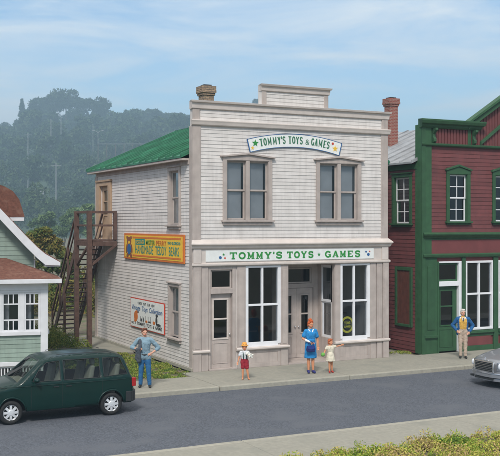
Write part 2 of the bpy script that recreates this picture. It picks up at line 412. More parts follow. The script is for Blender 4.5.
def window(root, F, u0, u1, v0, v1, m='trim', ms=None, units=1, cas=.13, head='peak', blind=None, post=.14, cols=1, rows=(), mid=True, thick=.07, depth=.14, sill=.10):
    """opening (u0,u1,v0,v1); casing boards round it"""
    mb = MB(); ms = ms or m
    mb.fb(F, u0-cas, u0, v0, v1, -.02, thick); mb.fb(F, u1, u1+cas, v0, v1, -.02, thick)
    if head == 'peak':
        w = (u1-u0)/2+cas+.1; c = (u0+u1)/2; h = v1+.10
        mb.prism(F, [(c-w+.1, v1), (c+w-.1, v1), (c+w-.1, h), (c, h+.10), (c-w+.1, h)], -.02, thick+.005)
        mb.prism(F, [(c-w, h), (c-w*.85, h), (c, h+.10), (c+w*.85, h), (c+w, h), (c+w, h+.045), (c+w*.88, h+.055), (c, h+.165), (c-w*.88, h+.055), (c-w, h+.045)], -.02, thick+.07)
    elif head == 'gable':
        w = (u1-u0)/2+cas+.05; c = (u0+u1)/2; h = v1+.12
        mb.prism(F, [(c-w+.05, v1), (c+w-.05, v1), (c+w-.05, h), (c, h+.16), (c-w+.05, h)], -.02, thick+.005)
        mb.prism(F, [(c-w, h), (c, h+.17), (c+w, h), (c+w, h+.07), (c, h+.25), (c-w, h+.07)], -.02, thick+.05)
    else:
        mb.fb(F, u0-cas, u1+cas, v1, v1+cas, -.02, thick+.004); mb.fb(F, u0-cas-.03, u1+cas+.03, v1+cas, v1+cas+.05, -.02, thick+.05)
    # jamb returns inside the opening
    for a, b in ((u0, u0+.02), (u1-.02, u1)): mb.fb(F, a, b, v0, v1, -depth, thick-.01)
    mb.fb(F, u0+.02, u1-.02, v1-.02, v1, -depth, thick-.01)
    o = mb.build('window', m, root, bevel=.008)
    s = MB(); s.fb(F, u0-cas-.05, u1+cas+.05, v0-.07, v0, -depth, thick+.09); s.fb(F, u0-cas, u1+cas, v0-.07-sill, v0-.07, -.02, thick+.02)
    s.build('sill', m, o, bevel=.01)
    us = []
    wd = (u1-u0-.04-post*(units-1))/units
    for i in range(units):
        a = u0+.02+i*(wd+post); us.append((a, a+wd))
        if i:
            p = MB(); p.fb(F, a-post, a, v0, v1-.02, -depth, thick-.005); p.build('mullion', m, o, bevel=.008)
    for a, b in us:
        sash_unit(o, F, a, b, v0, v1-.02, ms, cols, rows, mid=mid, fw=.055)
        if blind:
            k = MB(); k.fb(F, a+.02, b-blind, v0+.02, v1-.03, -.17, -.155); k.build('blind', 'blind', o)
    return o

def door(root, F, u0, u1, v0, v1, m, gu=(.2, .8), gv=(.42, .93), mid=.5, n=0, frame_m=None, handle='right', name='door', panels=True):
    W, Hh = u1-u0, v1-v0
    a, b, c, d = u0+W*gu[0], u0+W*gu[1], v0+Hh*gv[0], v0+Hh*gv[1]
    mb = MB(); wall(mb, F, u0, u1, v0, v1, n-.05, n, [(a, b, c, d)])
    if panels:
        pa, pb, pc, pd = v0+Hh*.06, v0+Hh*(gv[0]-.06), a-.01, b+.01
        for (x0, x1, y0, y1) in ((pc, pd, pa, pa+.025), (pc, pd, pb-.025, pb), (pc, pc+.025, pa+.025, pb-.025), (pd-.025, pd, pa+.025, pb-.025)):
            mb.fb(F, x0, x1, y0, y1, n, n+.014)
        mb.fb(F, u0+.02, u1-.02, v0, v0+.12, n, n+.01)
    o = mb.build(name, m, root, bevel=.004)
    f = MB()
    for (x0, x1, y0, y1) in ((a-.03, a+.02, c, d), (b-.02, b+.03, c, d), (a-.03, b+.03, c-.04, c+.01), (a-.03, b+.03, d-.01, d+.04)):
        f.fb(F, x0, x1, y0, y1, n-.03, n+.022)
    mm = c+(d-c)*mid; f.fb(F, a, b, mm-.025, mm+.025, n-.03, n+.018)
    f.build('glazing_bar', frame_m or m, o, bevel=.004)
    g = MB(); g.fb(F, a, b, c, d, n-.035, n-.03); g.build('glass', 'glass', o)
    h = MB(); hu = u1-.07 if handle == 'right' else u0+.07
    h.ball(F(hu, v0+Hh*.45, n+.05), .032, 10, 6); h.tube([F(hu, v0+Hh*.45, n), F(hu, v0+Hh*.45, n+.04)], .012, 6)
    h.build('handle', 'chrome', o, smooth=True)
    return o

def chimney(root, name, x, y, z0, z1, w, d, m, flare=.07, pot=True):
    mb = MB(); mb.box(x-w/2, x+w/2, y-d/2, y+d/2, z0, z1-.42)
    for i, (e, h) in enumerate(((.035, .085), (.07, .10), (flare+.03, .15))):
        zz = z1-.42+sum(q for _, q in ((.035, .085), (.07, .10), (flare+.03, .15))[:i])
        mb.box(x-w/2-e, x+w/2+e, y-d/2-e, y+d/2+e, zz, zz+h)
    o = mb.build(name, m, root, bevel=.012)
    t = MB(); t.box(x-w/2+.06, x+w/2-.06, y-d/2+.06, y+d/2-.06, z1-.085, z1-.03); t.build('flue', 'dark', o)
    return o

# ================================================================== toy store
F = Ff(); FL = Fl(); FRR = Fr(7.72); FB = Fb(0, 10.4)
ts = thing('toy_store', 'white clapboard two storey shop with stepped false front and green metal roof', 'building')
W1, W2 = (1.20, 2.80, 5.02, 7.03), (4.83, 6.45, 5.02, 7.03)
core = MB()
UP = [W1, W2]
wall(core, F, 0, 7.72, 4.3, 8.95, -.25, 0, UP)
core.fb(F, 2.55, 5.20, 8.95, 9.62, -.25, 0)
SD = (.55, 1.56, .0, 3.44); SW1 = (1.97, 3.24, .78, 3.46); RC = (3.56, 5.48, 0, 3.5); SW2 = (5.74, 6.92, .78, 3.46)
wall(core, F, 0, 7.72, 0, 4.3, -.25, 0, [SD, SW1, RC, SW2])
LW = [(1.12, 1.98, 4.86, 6.72), (1.10, 1.96, .98, 2.72)]; LDOOR = (8.25, 9.95, 4.25, 6.62)
wall(core, FL, .25, 10.4, 0, 7.08, -.2, 0, LW+[(LDOOR[0]+.3, LDOOR[1]-.3, 4.25, 6.45)])
wall(core, FRR, .25, 10.4, 0, 7.08, -.2, 0)
core.fb(FB, .2, 7.52, 0, 7.08, -.2, 0)
core.prism(FB, [(.2, 7.08), (7.52, 7.08), (3.86, 8.72)], -.2, 0)
core.build('wall', 'siding', ts)
# siding
sb = MB()
siding(sb, F, .26, 7.46, 4.42, 8.14, .12, [(W1[0]-.13, W1[1]+.13, 4.86, 7.2), (W2[0]-.13, W2[1]+.13, 4.86, 7.2)])
siding(sb, F, .26, 7.46, 8.32, 8.68, .12)
siding(sb, F, 2.70, 5.05, 8.98, 9.42, .12)
siding(sb, FL, .27, 10.1, .12, 6.86, .115, [(w[0]-.12, w[1]+.12, w[2]-.14, w[3]+.13) for w in LW]+[(LDOOR[0]-.02, 10.3, 4.25, LDOOR[3])])
siding(sb, FRR, .2, 10.2, .12, 6.95, .14)
siding(sb, FB, .15, 7.57, .12, 7.0, .14)
siding(sb, FB, .3, 7.42, 7.0, 8.6, .14, clip=lambda v: (.2+(v-7.08)*2.05, 7.52-(v-7.08)*2.05))
sb.build('clapboard_siding', 'siding', ts)
# corner boards, frieze
cb = MB()
cb.fb(F, -.035, .26, 4.34, 8.14, 0, .045); cb.fb(F, 7.46, 7.755, 4.34, 8.14, 0, .045)
cb.fb(F, -.03, .22, 8.32, 8.69, 0, .04); cb.fb(F, 7.50, 7.75, 8.32, 8.69, 0, .04)
cb.fb(FL, .001, .27, 0, 8.13, 0, .033); cb.fb(FL, 10.1, 10.42, 0, 6.86, 0, .04)
cb.fb(FL, .27, 10.1, 6.86, 7.02, 0, .045); cb.fb(FRR, .001, .2, 0, 8.13, 0, .033); cb.fb(FRR, 10.2, 10.42, 0, 7, 0, .04)
cb.fb(F, 2.55, 2.72, 8.97, 9.43, 0, .04); cb.fb(F, 5.03, 5.20, 8.97, 9.43, 0, .04)
cb.each('corner_board', 'trim', ts, bevel=.01)
st = MB(); st.fb(FL, .0, 10.4, 0, .11, 0, .06); st.build('foundation', 'curb', ts, bevel=.01)
# cornice and bands
co_ = MB()
def band(mb, F, u0, u1, prof, ret=.25):
    """prof = [(v, n)...] closed moulding profile, run along u with flush returns"""
    k = len(prof); n = len(mb.v)
    mb.v += [F(u0-max(p[1], 0)*ret/.25*.6, p[0], p[1]) for p in prof]+[F(u1+max(p[1], 0)*ret/.25*.6, p[0], p[1]) for p in prof]
    mb.f.append(tuple(range(n, n+k))); mb.f.append(tuple(range(n+2*k-1, n+k-1, -1)))
    for i in range(k): j = (i+1) % k; mb.f.append((n+i, n+j, n+k+j, n+k+i))
band(co_, F, -.03, 7.75, [(8.69, -.25), (8.69, .05), (8.71, .07), (8.90, .09), (8.90, .15), (8.965, .17), (8.965, -.25)])
band(co_, F, -.03, 7.75, [(8.14, -.1), (8.14, .06), (8.17, .10), (8.25, .12), (8.30, .14), (8.33, .13), (8.33, -.1)])
band(co_, F, 2.55, 5.20, [(9.43, -.25), (9.43, .05), (9.45, .07), (9.60, .09), (9.60, .14), (9.665, .17), (9.665, -.25)])
co_.each('cornice', 'cream', ts, bevel=.006)
lc = MB()
band(lc, F, -.02, 7.74, [(4.05, -.1), (4.05, .10), (4.09, .14), (4.15, .16), (4.19, .22), (4.23, .22), (4.35, .06), (4.35, -.1)])
band(lc, F, -.02, 7.74, [(3.47, 0), (3.47, .08), (3.50, .12), (3.56, .12), (3.58, .07), (3.58, 0)])
lc.each('shopfront_cornice', 'cream', ts, bevel=.006)
fa = MB(); fa.fb(F, .26, 7.46, 3.58, 4.05, 0, .06); fa.fb(F, -.02, .26, 3.58, 4.05, 0, .09); fa.fb(F, 7.46, 7.74, 3.58, 4.05, 0, .09)
fa.each('fascia', 'cream', ts, bevel=.006)
# roof
rf = MB(); y0, y1 = .27, 10.72
sl = (8.93-7.08)/(3.86+.32)
def zr(x): return 8.93-abs(x-3.86)*sl
for a, b in ((-.32, 3.86), (3.86, 8.04)):
    rf.hexa([(a,y0,zr(a)),(b,y0,zr(b)),(b,y1,zr(b)),(a,y1,zr(a)),(a,y0,zr(a)+.07),(b,y0,zr(b)+.07),(b,y1,zr(b)+.07),(a,y1,zr(a)+.07)])
k = int((y1-y0)/.62)
for i in range(k+1):
    y = y0+.03+i*(y1-y0-.06)/k
    for a, b in ((-.34, 3.86), (3.86, 8.06)):
        rf.hexa([(a,y-.035,zr(a)+.07),(b,y-.035,zr(b)+.07),(b,y+.035,zr(b)+.07),(a,y+.035,zr(a)+.07),(a,y-.028,zr(a)+.15),(b,y-.028,zr(b)+.15),(b,y+.028,zr(b)+.15),(a,y+.028,zr(a)+.15)])
rf.box(3.78, 3.94, y0, y1, 8.98, 9.06)
roof = rf.build('roof', 'greenroof', ts)
so_ = MB(); so_.box(-.30, 0, .3, 10.68, 7.0, 7.07); so_.box(7.72, 8.0, .3, 10.68, 7.0, 7.07); so_.each('soffit', 'trim', ts)
chimney(roof, 'chimney', 1.42, 2.1, 7.3, 9.86, .42, .42, 'tanbrick', flare=.035)
# windows
window(ts, F, *W1, units=2, blind=.10); window(ts, F, *W2, units=2, blind=.10)
for w in LW: window(ts, FL, *w, head='flat', units=1, cas=.11, blind=.1)
# side door with wide boards
dmb = MB(); a, b, c, d = LDOOR
dmb.fb(FL, a, a+.3, c, d, 0, .10); dmb.fb(FL, b-.3, b+.1, c, d, 0, .10); dmb.fb(FL, a+.3, b-.3, 6.45, d, 0, .10)
dmb.fb(FL, a-.04, b+.1, d, d+.08, 0, .14)
dd = dmb.build('side_door_frame', 'tandoor', ts, bevel=.01)
door(ts, FL, a+.3, b-.3, 4.25, 6.45, 'tandoor', gu=(.2, .8), gv=(.5, .92), n=-.04, name='side_door')
# shop front: pilasters
pl = MB(); cap = MB()
for (x0, x1, n) in ((-.02, .27, .08), (.30, .53, .05), (1.60, 1.92, .05), (3.28, 3.56, .05), (5.48, 5.70, .05), (6.98, 7.22, .05), (7.25, 7.50, .06), (7.52, 7.76, .09)):
    pl.fb(F, x0, x1, 0, 3.47, 0, n)
    if x1-x0 > .24: pl.fb(F, x0+.06, x1-.06, .75, 3.3, n, n+.012)
pl.each('pilaster', 'trim', ts, bevel=.008)
for (x0, x1, n) in ((-.03, .55, .13), (1.57, 3.58, .13), (5.46, 7.79, .13)):
    band(cap, F, x0, x1, [(.60, 0), (.60, n-.03), (.63, n), (.68, n), (.70, n-.03), (.70, 0)], .05)
cap.each('sill_ledge', 'cream', ts, bevel=.006)
bk = MB()
for (x0, x1) in ((1.92, 3.28), (5.70, 6.98)):
    bk.fb(F, x0, x1, 0, .14, 0, .03); bk.fb(F, x0, x1, .50, .60, 0, .03); bk.fb(F, x0, x0+.12, .14, .50, 0, .03); bk.fb(F, x1-.12, x1, .14, .50, 0, .03); bk.fb(F, x0+.12, x1-.12, .14, .50, 0, .012)
bk.each('bulkhead_panel', 'trim', ts, bevel=.006)
for w in (SW1, SW2):
    mb = MB(); a, b, c, d = w
    mb.fb(F, a-.05, a+.06, c, d, -.10, .03); mb.fb(F, b-.06, b+.05, c, d, -.10, .03)
    mb.fb(F, a+.06, b-.06, c-.08, c+.07, -.10, .03); mb.fb(F, a+.06, b-.06, d-.07, d, -.10, .03)
    m_ = (a+b)/2-.03; h_ = c+(d-c)*.50
    mb.fb(F, m_-.035, m_+.035, c+.07, d-.07, -.07, .015); mb.fb(F, a+.06, b-.06, h_-.035, h_+.035, -.07, .01)
    mb.fb(F, b+.05, b+.06, c, d, -.3, .03)
    o = mb.build('display_window', 'white', ts, bevel=.006)
    g = MB(); g.fb(F, a, b, c, d, -.055, -.05); g.build('glass', 'glass', o)
# left shop door with transom
dfm = MB(); a, b, c, d = SD
dfm.fb(F, a, a+.08, 0, d, -.2, .02); dfm.fb(F, b-.12, b, 0, d, -.2, .02); dfm.fb(F, a+.08, b-.12, d-.09, d, -.2, .015); dfm.fb(F, a+.08, b-.12, 2.55, 2.72, -.2, .03)
dfm.fb(F, a, b, 0, .05, -.25, .10)
do = dfm.build('door_frame', 'trim', ts, bevel=.006)
sash_unit(do, F, a+.10, b-.14, 2.72, d-.09, 'trim', mid=False, n=-.05)
door(ts, F, a+.09, b-.13, .05, 2.54, 'trim', gu=(.16, .84), gv=(.40, .92), n=-.10, frame_m='cream')
# recessed entry
en = MB()
en.fb(F, 3.565, 3.60, .001, 3.499, -1.14, -.003)                       # left cheek
wall(en, Fl(5.472, 0), .003, 1.14, 0.001, 3.499, -.06, 0, [(.16, .92, .78, 3.40)])
wall(en, F, 3.60, 5.472, 0, 3.5, -1.22, -1.14, [(3.85, 5.28, .0, 2.56), (3.92, 5.20, 2.72, 3.3)])
en.fb(F, 3.56, 5.54, 3.5, 3.56, -1.2, -.25)
en.fb(F, 3.56, 5.54, -.02, .03, -1.25, 0)
eo = en.build('entry_recess', 'trim', ts, bevel=.004)
sash_unit(eo, F, 3.93, 5.19, 2.73, 3.29, 'trim', mid=False, n=-1.16)
sash_unit(eo, Fl(5.48, 0), .16, .92, .78, 3.40, 'white', n=-.0, fw=.09)
door(ts, F, 3.87, 4.56, .04, 2.55, 'trim', gu=(.26, .74), gv=(.36, .90), n=-1.15, frame_m='trim', handle='right')
door(ts, F, 4.57, 5.26, .04, 2.55, 'trim', gu=(.26, .74), gv=(.36, .90), n=-1.15, frame_m='trim', handle='left')
ins = MB(); ins.box(.2, 7.5, .3, 10.2, 4.0, 4.12); ins.build('upper_floor', 'floorin', ts)
ins = MB(); ins.box(.2, 7.5, .25, 10.2, -.02, .02); ins.build('shop_floor', 'floorin', ts)
ins = MB(); ins.box(.2, 7.5, 4.2, 4.3, .02, 4.0); ins.box(.2, 7.5, 2.6, 2.7, 4.12, 7.0); ins.build('partition', 'dark', ts)
ins = MB()
for (x0, x1) in ((1.8, 3.3), (5.7, 7.1)):
    ins.box(x0, x1, .30, .95, .02, .62)
    ins.box(x0+.1, x1-.1, 1.6, 1.65, 1.5, 1.54); ins.box(x0+.1, x1-.1, 1.6, 1.65, 1.0, 1.04)
ins.each('display_shelf', 'floorin', ts)

# ------------------------------------------------------------------ signs on the toy store
GS = 'signs on the toy store'
sg = thing('arched_sign', 'arched white banner sign with blue edge above the upper windows', 'sign', (3.86, 0, 7.4))
FS = Ff(); RO, RI = 7.30, 6.87; cz = .62-0.02; zc = .69-7.4
def arcpts(r, a0, a1, k=24): return [(r*sin(a0+(a1-a0)*i/k), zc+r*cos(a0+(a1-a0)*i/k)) for i in range(k+1)]
def arcband(mb, r0, r1, a, n0, n1, k=24):
    o, i = arcpts(r1, -a, a, k), arcpts(r0, -a, a, k)
    for j in range(k):
        q = [i[j], i[j+1], o[j+1], o[j]]
        mb.hexa([FS(*q[0], n1), FS(*q[1], n1), FS(*q[1], n0), FS(*q[0], n0), FS(*q[3], n1), FS(*q[2], n1), FS(*q[2], n0), FS(*q[3], n0)])
mb = MB(); arcband(mb, RI, RO, .259, .03, .055); mb.build('board', 'signwhite', sg)
mb = MB(); e = .018
arcband(mb, RO, RO+e, .262, .03, .062); arcband(mb, RI-e, RI, .262, .03, .062)
for s_ in (-1, 1):
    q = [((RI-e)*sin(s_*.259), zc+(RI-e)*cos(.259)), ((RO+e)*sin(s_*.259), zc+(RO+e)*cos(.259)), ((RO+e)*sin(s_*.263), zc+(RO+e)*cos(.263)), ((RI-e)*sin(s_*.263), zc+(RI-e)*cos(.263))]
    mb.prism(FS, q, .03, .062)
mb.build('edging', 'signblue', sg)
def arcwarp(x, y):
    a = x/7.05; r = RI+.11+y; return (r*sin(a), zc+r*cos(a))
def line(mb, words, total, size, F, u, v, n, bold=0, warp=None, gap=.25):
    ws = [text_w(s, size, bold) for s in words]; sx = (total-gap*(len(words)-1))/sum(ws)
    for s, w_ in zip(words, ws):
        text_mb(mb, s, size, F, u, v, n, sx=sx, bold=bold, warp=warp); u += w_*sx+gap
ARCH_SIGN = sg; ARCH_F = FS
def star(F, u, v, r, n0, n1, mb, k=5, inner=.42):
    mb.prism(F, [((u+r*(1 if i % 2 == 0 else inner)*sin(pi*i/k)), (v+r*(1 if i % 2 == 0 else inner)*cos(pi*i/k))) for i in range(2*k)], n0, n1)
def dot(F, u, v, r, n0, n1, mb, k=12): mb.prism(F, [(u+r*cos(2*pi*i/k), v+r*sin(2*pi*i/k)) for i in range(k)], n0, n1)
sg = ARCH_SIGN
mb = MB(); star(FS, *arcwarp(-1.58, .14), .13, .05, .064, mb); mb.build('green_star', 'signgreen', sg)
mb = MB(); star(FS, *arcwarp(-1.72, .0), .07, .05, .064, mb); star(FS, *arcwarp(1.62, .07), .12, .05, .064, mb); mb.each('yellow_star', 'signyellow', sg)
mb = MB(); dot(FS, *arcwarp(1.49, .22), .045, .05, .064, mb); mb.each('red_dot', 'signred', sg)

sg = thing('shopfront_sign', 'long white fascia sign with green lettering above the shop windows', 'sign', (3.8, -.06, 3.81))
FS = Ff(-3.8, .0)
mb = MB(); mb.fb(FS, .42, 7.10, -.18, .19, .003, .025); mb.build('board', 'signwhite', sg)
mb = MB()
def stroke(mb, P, w_, u, v_, sx, sy, k=[0], G=None):
    """a thick pen line; every segment a hair prouder than the last so no faces coincide"""
    G = G or FS
    Q = [(u+x*sx, v_+y*sy) for x, y in P]
    for a, b in zip(Q, Q[1:]):
        k[0] = (k[0]+1) % 7; n1_ = .032+k[0]*.0006
        dx, dy = b[0]-a[0], b[1]-a[1]; l = math.hypot(dx, dy)
        if l < 1e-4: continue
        ex, ey = dx/l*w_*.12, dy/l*w_*.12; px, py = -dy/l*w_/2, dx/l*w_/2
        mb.prism(G, [(a[0]-ex-px, a[1]-ey-py), (b[0]+ex-px, b[1]+ey-py), (b[0]+ex+px, b[1]+ey+py), (a[0]-ex+px, a[1]-ey+py)], .022, n1_)
def ar(cx_, cy_, rx, ry, a0, a1, k=10): return [(cx_+rx*cos(R(a0+(a1-a0)*i/k)), cy_+ry*sin(R(a0+(a1-a0)*i/k))) for i in range(k+1)]
GLY = {'T': [([(.5, 0), (.5, 1)], 1.3), ([(.02, .95), (.98, .95)], .8), ([(.05, .72), (.05, 1)], .6), ([(.95, .72), (.95, 1)], .6), ([(.28, .04), (.72, .04)], .7)],
 'O': [(ar(.5, .5, .40, .44, 0, 360, 18), 1.15)], 'E': [([(.25, 0), (.25, 1)], 1.3), ([(.08, .05), (.92, .05)], .75), ([(.08, .95), (.92, .95)], .75), ([(.25, .5), (.68, .5)], .7), ([(.9, .02), (.9, .28)], .6), ([(.9, .72), (.9, .98)], .6)],
 'M': [([(.18, 0), (.18, 1)], .9), ([(.82, 0), (.82, 1)], 1.2), ([(.18, .97), (.5, .18)], 1.0), ([(.82, .97), (.5, .18)], .8), ([(0, .04), (.36, .04)], .6), ([(.62, .04), (1, .04)], .6), ([(0, .96), (.2, .96)], .6), ([(.8, .96), (1, .96)], .6)],
 'Y': [([(.5, 0), (.5, .5)], 1.3), ([(.14, .96), (.5, .45)], 1.2), ([(.86, .96), (.5, .45)], 1.0), ([(0, .96), (.34, .96)], .6), ([(.66, .96), (1, .96)], .6), ([(.3, .04), (.7, .04)], .6)],
 'S': [(ar(.5, .73, .33, .22, 20, 270)+ar(.5, .27, .35, .24, 90, -160), 1.1), ([(.86, .70), (.86, .98)], .5), ([(.14, .02), (.14, .30)], .5)],
 'G': [(ar(.5, .5, .40, .44, 45, 340, 14), 1.15), ([(.88, .05), (.88, .46)], 1.0), ([(.58, .44), (.98, .44)], .6), ([(.84, .70), (.84, .95)], .5)],
 'A': [([(.5, 1), (.14, .03)], .9), ([(.5, 1), (.86, .03)], 1.3), ([(.28, .34), (.74, .34)], .6), ([(0, .04), (.32, .04)], .6), ([(.66, .04), (1, .04)], .6)],
 "'": [([(.5, 1.0), (.42, .70)], 1.1)]}
def slab(word, u, wtot, h=.215):
    n = len(word.replace("'", '')); w0 = wtot/(n+.3*word.count("'")); x = u
    for ch in word:
        cw = w0*(.3 if ch == "'" else 1)
        for P, f in GLY[ch]: stroke(mb, P, .048*f, x+cw*.06, -.105, cw*.80, h)
        x += cw
def tall(words, u, widths, h, G):
    for wd, wt in zip(words, widths):
        if wd == '&': text_mb(mb, '&', h*1.1, G, u, .0, .057); u += wt; continue
        n = len(wd.replace("'", '')); w0 = wt/(n+.3*wd.count("'")+.4*wd.count('M'))
        for ch in wd:
            cw = w0*(.3 if ch == "'" else 1.4 if ch == 'M' else 1)
            for P, f in GLY[ch]:
                if len(P) == 2 and f < .65: continue
                stroke(mb, P, .034*f*(.8 if ch == 'M' else 1), u+cw*.10, 0, cw*.78, h, G=lambda a, b, n: ARCH_F(*arcwarp(a, b), n+.03))
            u += cw
        u += .085
keep = mb; mb = MB(); tall(["TOMMY'S", "TOYS", "&", "GAMES"], -1.42, [1.03, .60, .23, .78], .25, lambda a, b, n: ARCH_F(*arcwarp(a, b), n)); mb.each('lettering', 'oldgreen', ARCH_SIGN, tol=.045); mb = keep
slab("TOMMY'S", 1.28, 2.08); slab("TOYS", 3.48, 1.12); slab("GAMES", 5.01, 1.55)
star(FS, 4.78, .0, .07, .02, .034, mb); star(FS, 1.07, .05, .05, .02, .034, mb); mb.each('lettering', 'signgreen', sg, tol=.045)
mb = MB(); dot(FS, .95, -.05, .05, .02, .034, mb); dot(FS, 6.86, -.03, .055, .02, .034, mb); dot(FS, 6.76, .07, .035, .02, .034, mb); mb.each('blue_dot', 'signblue', sg)
mb = MB(); dot(FS, 1.12, -.07, .03, .02, .034, mb); dot(FS, 6.92, .08, .025, .02, .034, mb); mb.each('red_dot', 'signred', sg)

sg = thing('billboard', 'yellow handmade teddy bears billboard on the side wall', 'sign', (-.03, 3.585, 4.03))
FS = lambda u, v, n: (-n, 2.985-u, v)         # u runs from back to front, 5.97 long
mb = MB(); mb.fb(FS, 0, 5.97, -.49, .49, 0, .05); mb.build('board', 'signorange', sg, bevel=.005)
mb = MB(); mb.fb(FS, .10, 5.87, -.42, .42, .045, .056); mb.build('yellow_field', 'signyellow', sg)
mb = MB(); mb.fb(FS, 1.0, 5.75, .31, .37, .05, .062); mb.fb(FS, 1.0, 5.75, -.37, -.31, .05, .062); mb.each('stripe', 'signorange', sg)
mb = MB()
line(mb, ["HANDMADE", "TEDDY", "BEARS"], 4.30, .44, FS, 1.28, -.25, .060, 0, None, .22)
mb.each('lettering', 'signteal', sg, tol=.045); mb = MB(); line(mb, ["THE", "GLORIOUS"], 1.15, .13, FS, 4.55, .14, .060, .004, None, .08)
mb.each('lettering', 'signteal', sg, tol=.045)
mb = MB(); mb.fb(FS, 1.28, 2.32, .07, .29, .05, .060); mb.build('panel', 'signteal', sg)
mb = MB(); line(mb, ["DESIGNER"], .92, .19, FS, 1.34, .11, .064, .001); mb.each('lettering', 'signyellow', sg, tol=.045)
mb = MB(); line(mb, ["MISTER"], .92, .24, FS, 2.42, .09, .064, .002); mb.each('lettering', 'signgreen', sg, tol=.045)
mb = MB(); line(mb, ["PERRY"], .98, .24, FS, 3.46, .09, .064, .002); mb.each('lettering', 'signorange', sg, tol=.045)
mb = MB()
def ell(F, u, v, a, b, n0, n1, mb, rot=0, k=16):
    mb.prism(F, [(u+a*cos(t)*cos(rot)-b*sin(t)*sin(rot), v+a*cos(t)*sin(rot)+b*sin(t)*cos(rot)) for t in [2*pi*i/k for i in range(k)]], n0, n1)
ell(FS, .60, .19, .25, .17, .05, .062, mb); ell(FS, .38, .33, .09, .065, .05, .061, mb); ell(FS, .82, .33, .09, .065, .05, .061, mb)
ell(FS, .34, -.10, .10, .19, .05, .061, mb, -.3); ell(FS, .88, -.10, .10, .19, .05, .061, mb, .3)
ell(FS, .46, -.34, .16, .08, .05, .061, mb, .3); ell(FS, .78, -.34, .16, .08, .05, .061, mb, -.3)
mb.build('bear', 'bearbrown', sg)
mb = MB(); ell(FS, .61, -.12, .21, .20, .05, .066, mb); mb.build('bear_shirt', 'signblue', sg)
mb = MB(); ell(FS, .60, .14, .10, .055, .05, .067, mb); mb.build('bear_muzzle', 'signyellow', sg)

sg = thing('poster', 'white vintage toys poster with thin red edge low on the side wall', 'sign', (-.03, 4.15, 1.515))
FS = lambda u, v, n: (-n, 1.74-u, v)
mb = MB(); mb.fb(FS, 0, 3.48, -.555, .555, 0, .03); mb.build('edging', 'signred', sg)
mb = MB(); mb.fb(FS, .035, 3.445, -.525, .525, .02, .036); mb.build('board', 'signwhite', sg)
mb = MB(); line(mb, ["CHECK", "OUT", "OUR", "NEW"], 1.75, .13, FS, .82, .35, .038, .002, None, .1)
mb.each('lettering', 'signblack', sg, tol=.045); mb = MB(); line(mb, ["ONLY", "AT"], .50, .10, FS, .15, -.42, .038, .004, None, .06)
line(mb, ["TOMMY'S", "TOYS", "&", "GAMES"], 2.55, .17, FS, .75, -.43, .038, .003, None, .12); mb.each('lettering', 'signblack', sg, tol=.045)
mb = MB(); line(mb, ["Vintage", "Toys", "Collection"], 3.15, .26, lambda u, v, n: FS(u+(v-.1)*.25, v, n), .15, .12, .038, .002, None, .15); mb.each('lettering', 'signblue', sg, tol=.045)
mb = MB(); ell(FS, .62, -.12, .20, .20, .03, .041, mb); ell(FS, .70, .03, .11, .07, .03, .040, mb); mb.fb(FS, .45, .62, -.34, -.24, .03, .042)
ell(FS, 2.50, -.22, .12, .06, .03, .041, mb); ell(FS, 1.75, -.24, .10, .05, .03, .041, mb); mb.each('toy_drawing', 'signorange', sg)
mb = MB()
for (u, v, a, b) in ((.80, .04, .12, .04), (1.2, -.22, .09, .06), (1.45, -.2, .05, .10), (2.05, -.23, .14, .03), (2.75, -.12, .10, .16), (2.95, -.26, .22, .05), (2.78, .06, .12, .05)):
    ell(FS, u, v, a, b, .03, .0395, mb)
for u in (1.1, 1.35, 1.6, 1.9, 2.15, 2.4): mb.fb(FS, u, u+.03, -.28, -.02-.1*((u*7) % 1), .03, .039)
mb.each('toy_outline', 'signblack', sg)

sg = thing('window_sticker', 'round yellow sticker in the lower corner of the right shop window', 'sign', (6.06, .075, 1.26))
FS = Ff(); mb = MB()
for i in range(24):
    a, b = 2*pi*i/24, 2*pi*(i+1)/24
    mb.prism(FS, [(.27*cos(a), .30*sin(a)), (.27*cos(b), .30*sin(b)), (.20*cos(b), .225*sin(b)), (.20*cos(a), .225*sin(a))], -.002, .004)
mb.build('ring', 'signlime', sg)
mb = MB(); dot(FS, 0, 0, .168, -.006, -.002, mb, 20); mb.build('disc', 'signblack', sg)
mb = MB(); line(mb, ["TOYS"], .26, .13, FS, -.13, .02, .003, .006); line(mb, ["GAMES"], .28, .10, FS, -.14, -.10, .003, .004); mb.each('lettering', 'signlime', sg, tol=.045)

# ================================================================== maroon shop (right)
rs = thing('maroon_shop', 'maroon clapboard shop with green trim and gabled false front', 'building', (9.30, 0, 0))
F = Ff(-.28); W = 8.5; FL = Fl(); FRR = Fr(W-.28)
UW = [(1.55, 2.43, 4.98, 6.78), (3.80, 4.68, 4.98, 6.78), (6.05, 6.93, 4.98, 6.78)]
RD = (.97, 2.14, 0, 3.46); RW = [(2.34, 3.68, .80, 3.46), (3.95, 5.25, .80, 3.46), (5.5, 6.8, .8, 3.46)]
SWn = [(.68, 1.70, 4.9, 6.68)]
mb = MB(); wall(mb, F, .28, W, 4.4, 8.6, -.2, 0, UW); wall(mb, F, .28, W, 0, 4.4, -.2, 0, [RD]+RW)
wall(mb, FL, .2, 12, 0, 7.2, -.2, 0, SWn); wall(mb, FRR, .2, 12, 0, 7.2, -.2, 0); mb.fb(Fb(-.28, 12), .48, W-.2, 0, 7.2, -.2, 0)
mb.prism(Fb(-.28, 12), [(.48, 7.2), (W-.2, 7.2), (W/2, 9.0)], -.2, 0)
mb.prism(F, [(2.35, 8.6), (6.15, 8.6), (4.25, 9.86)], -.2, -.012)
mb.build('wall', 'red2', rs)
mb = MB()
siding(mb, F, .70, W-.58, 4.56, 7.80, .15, [(w[0]-.12, w[1]+.12, w[2]-.15, w[3]+.24) for w in UW])
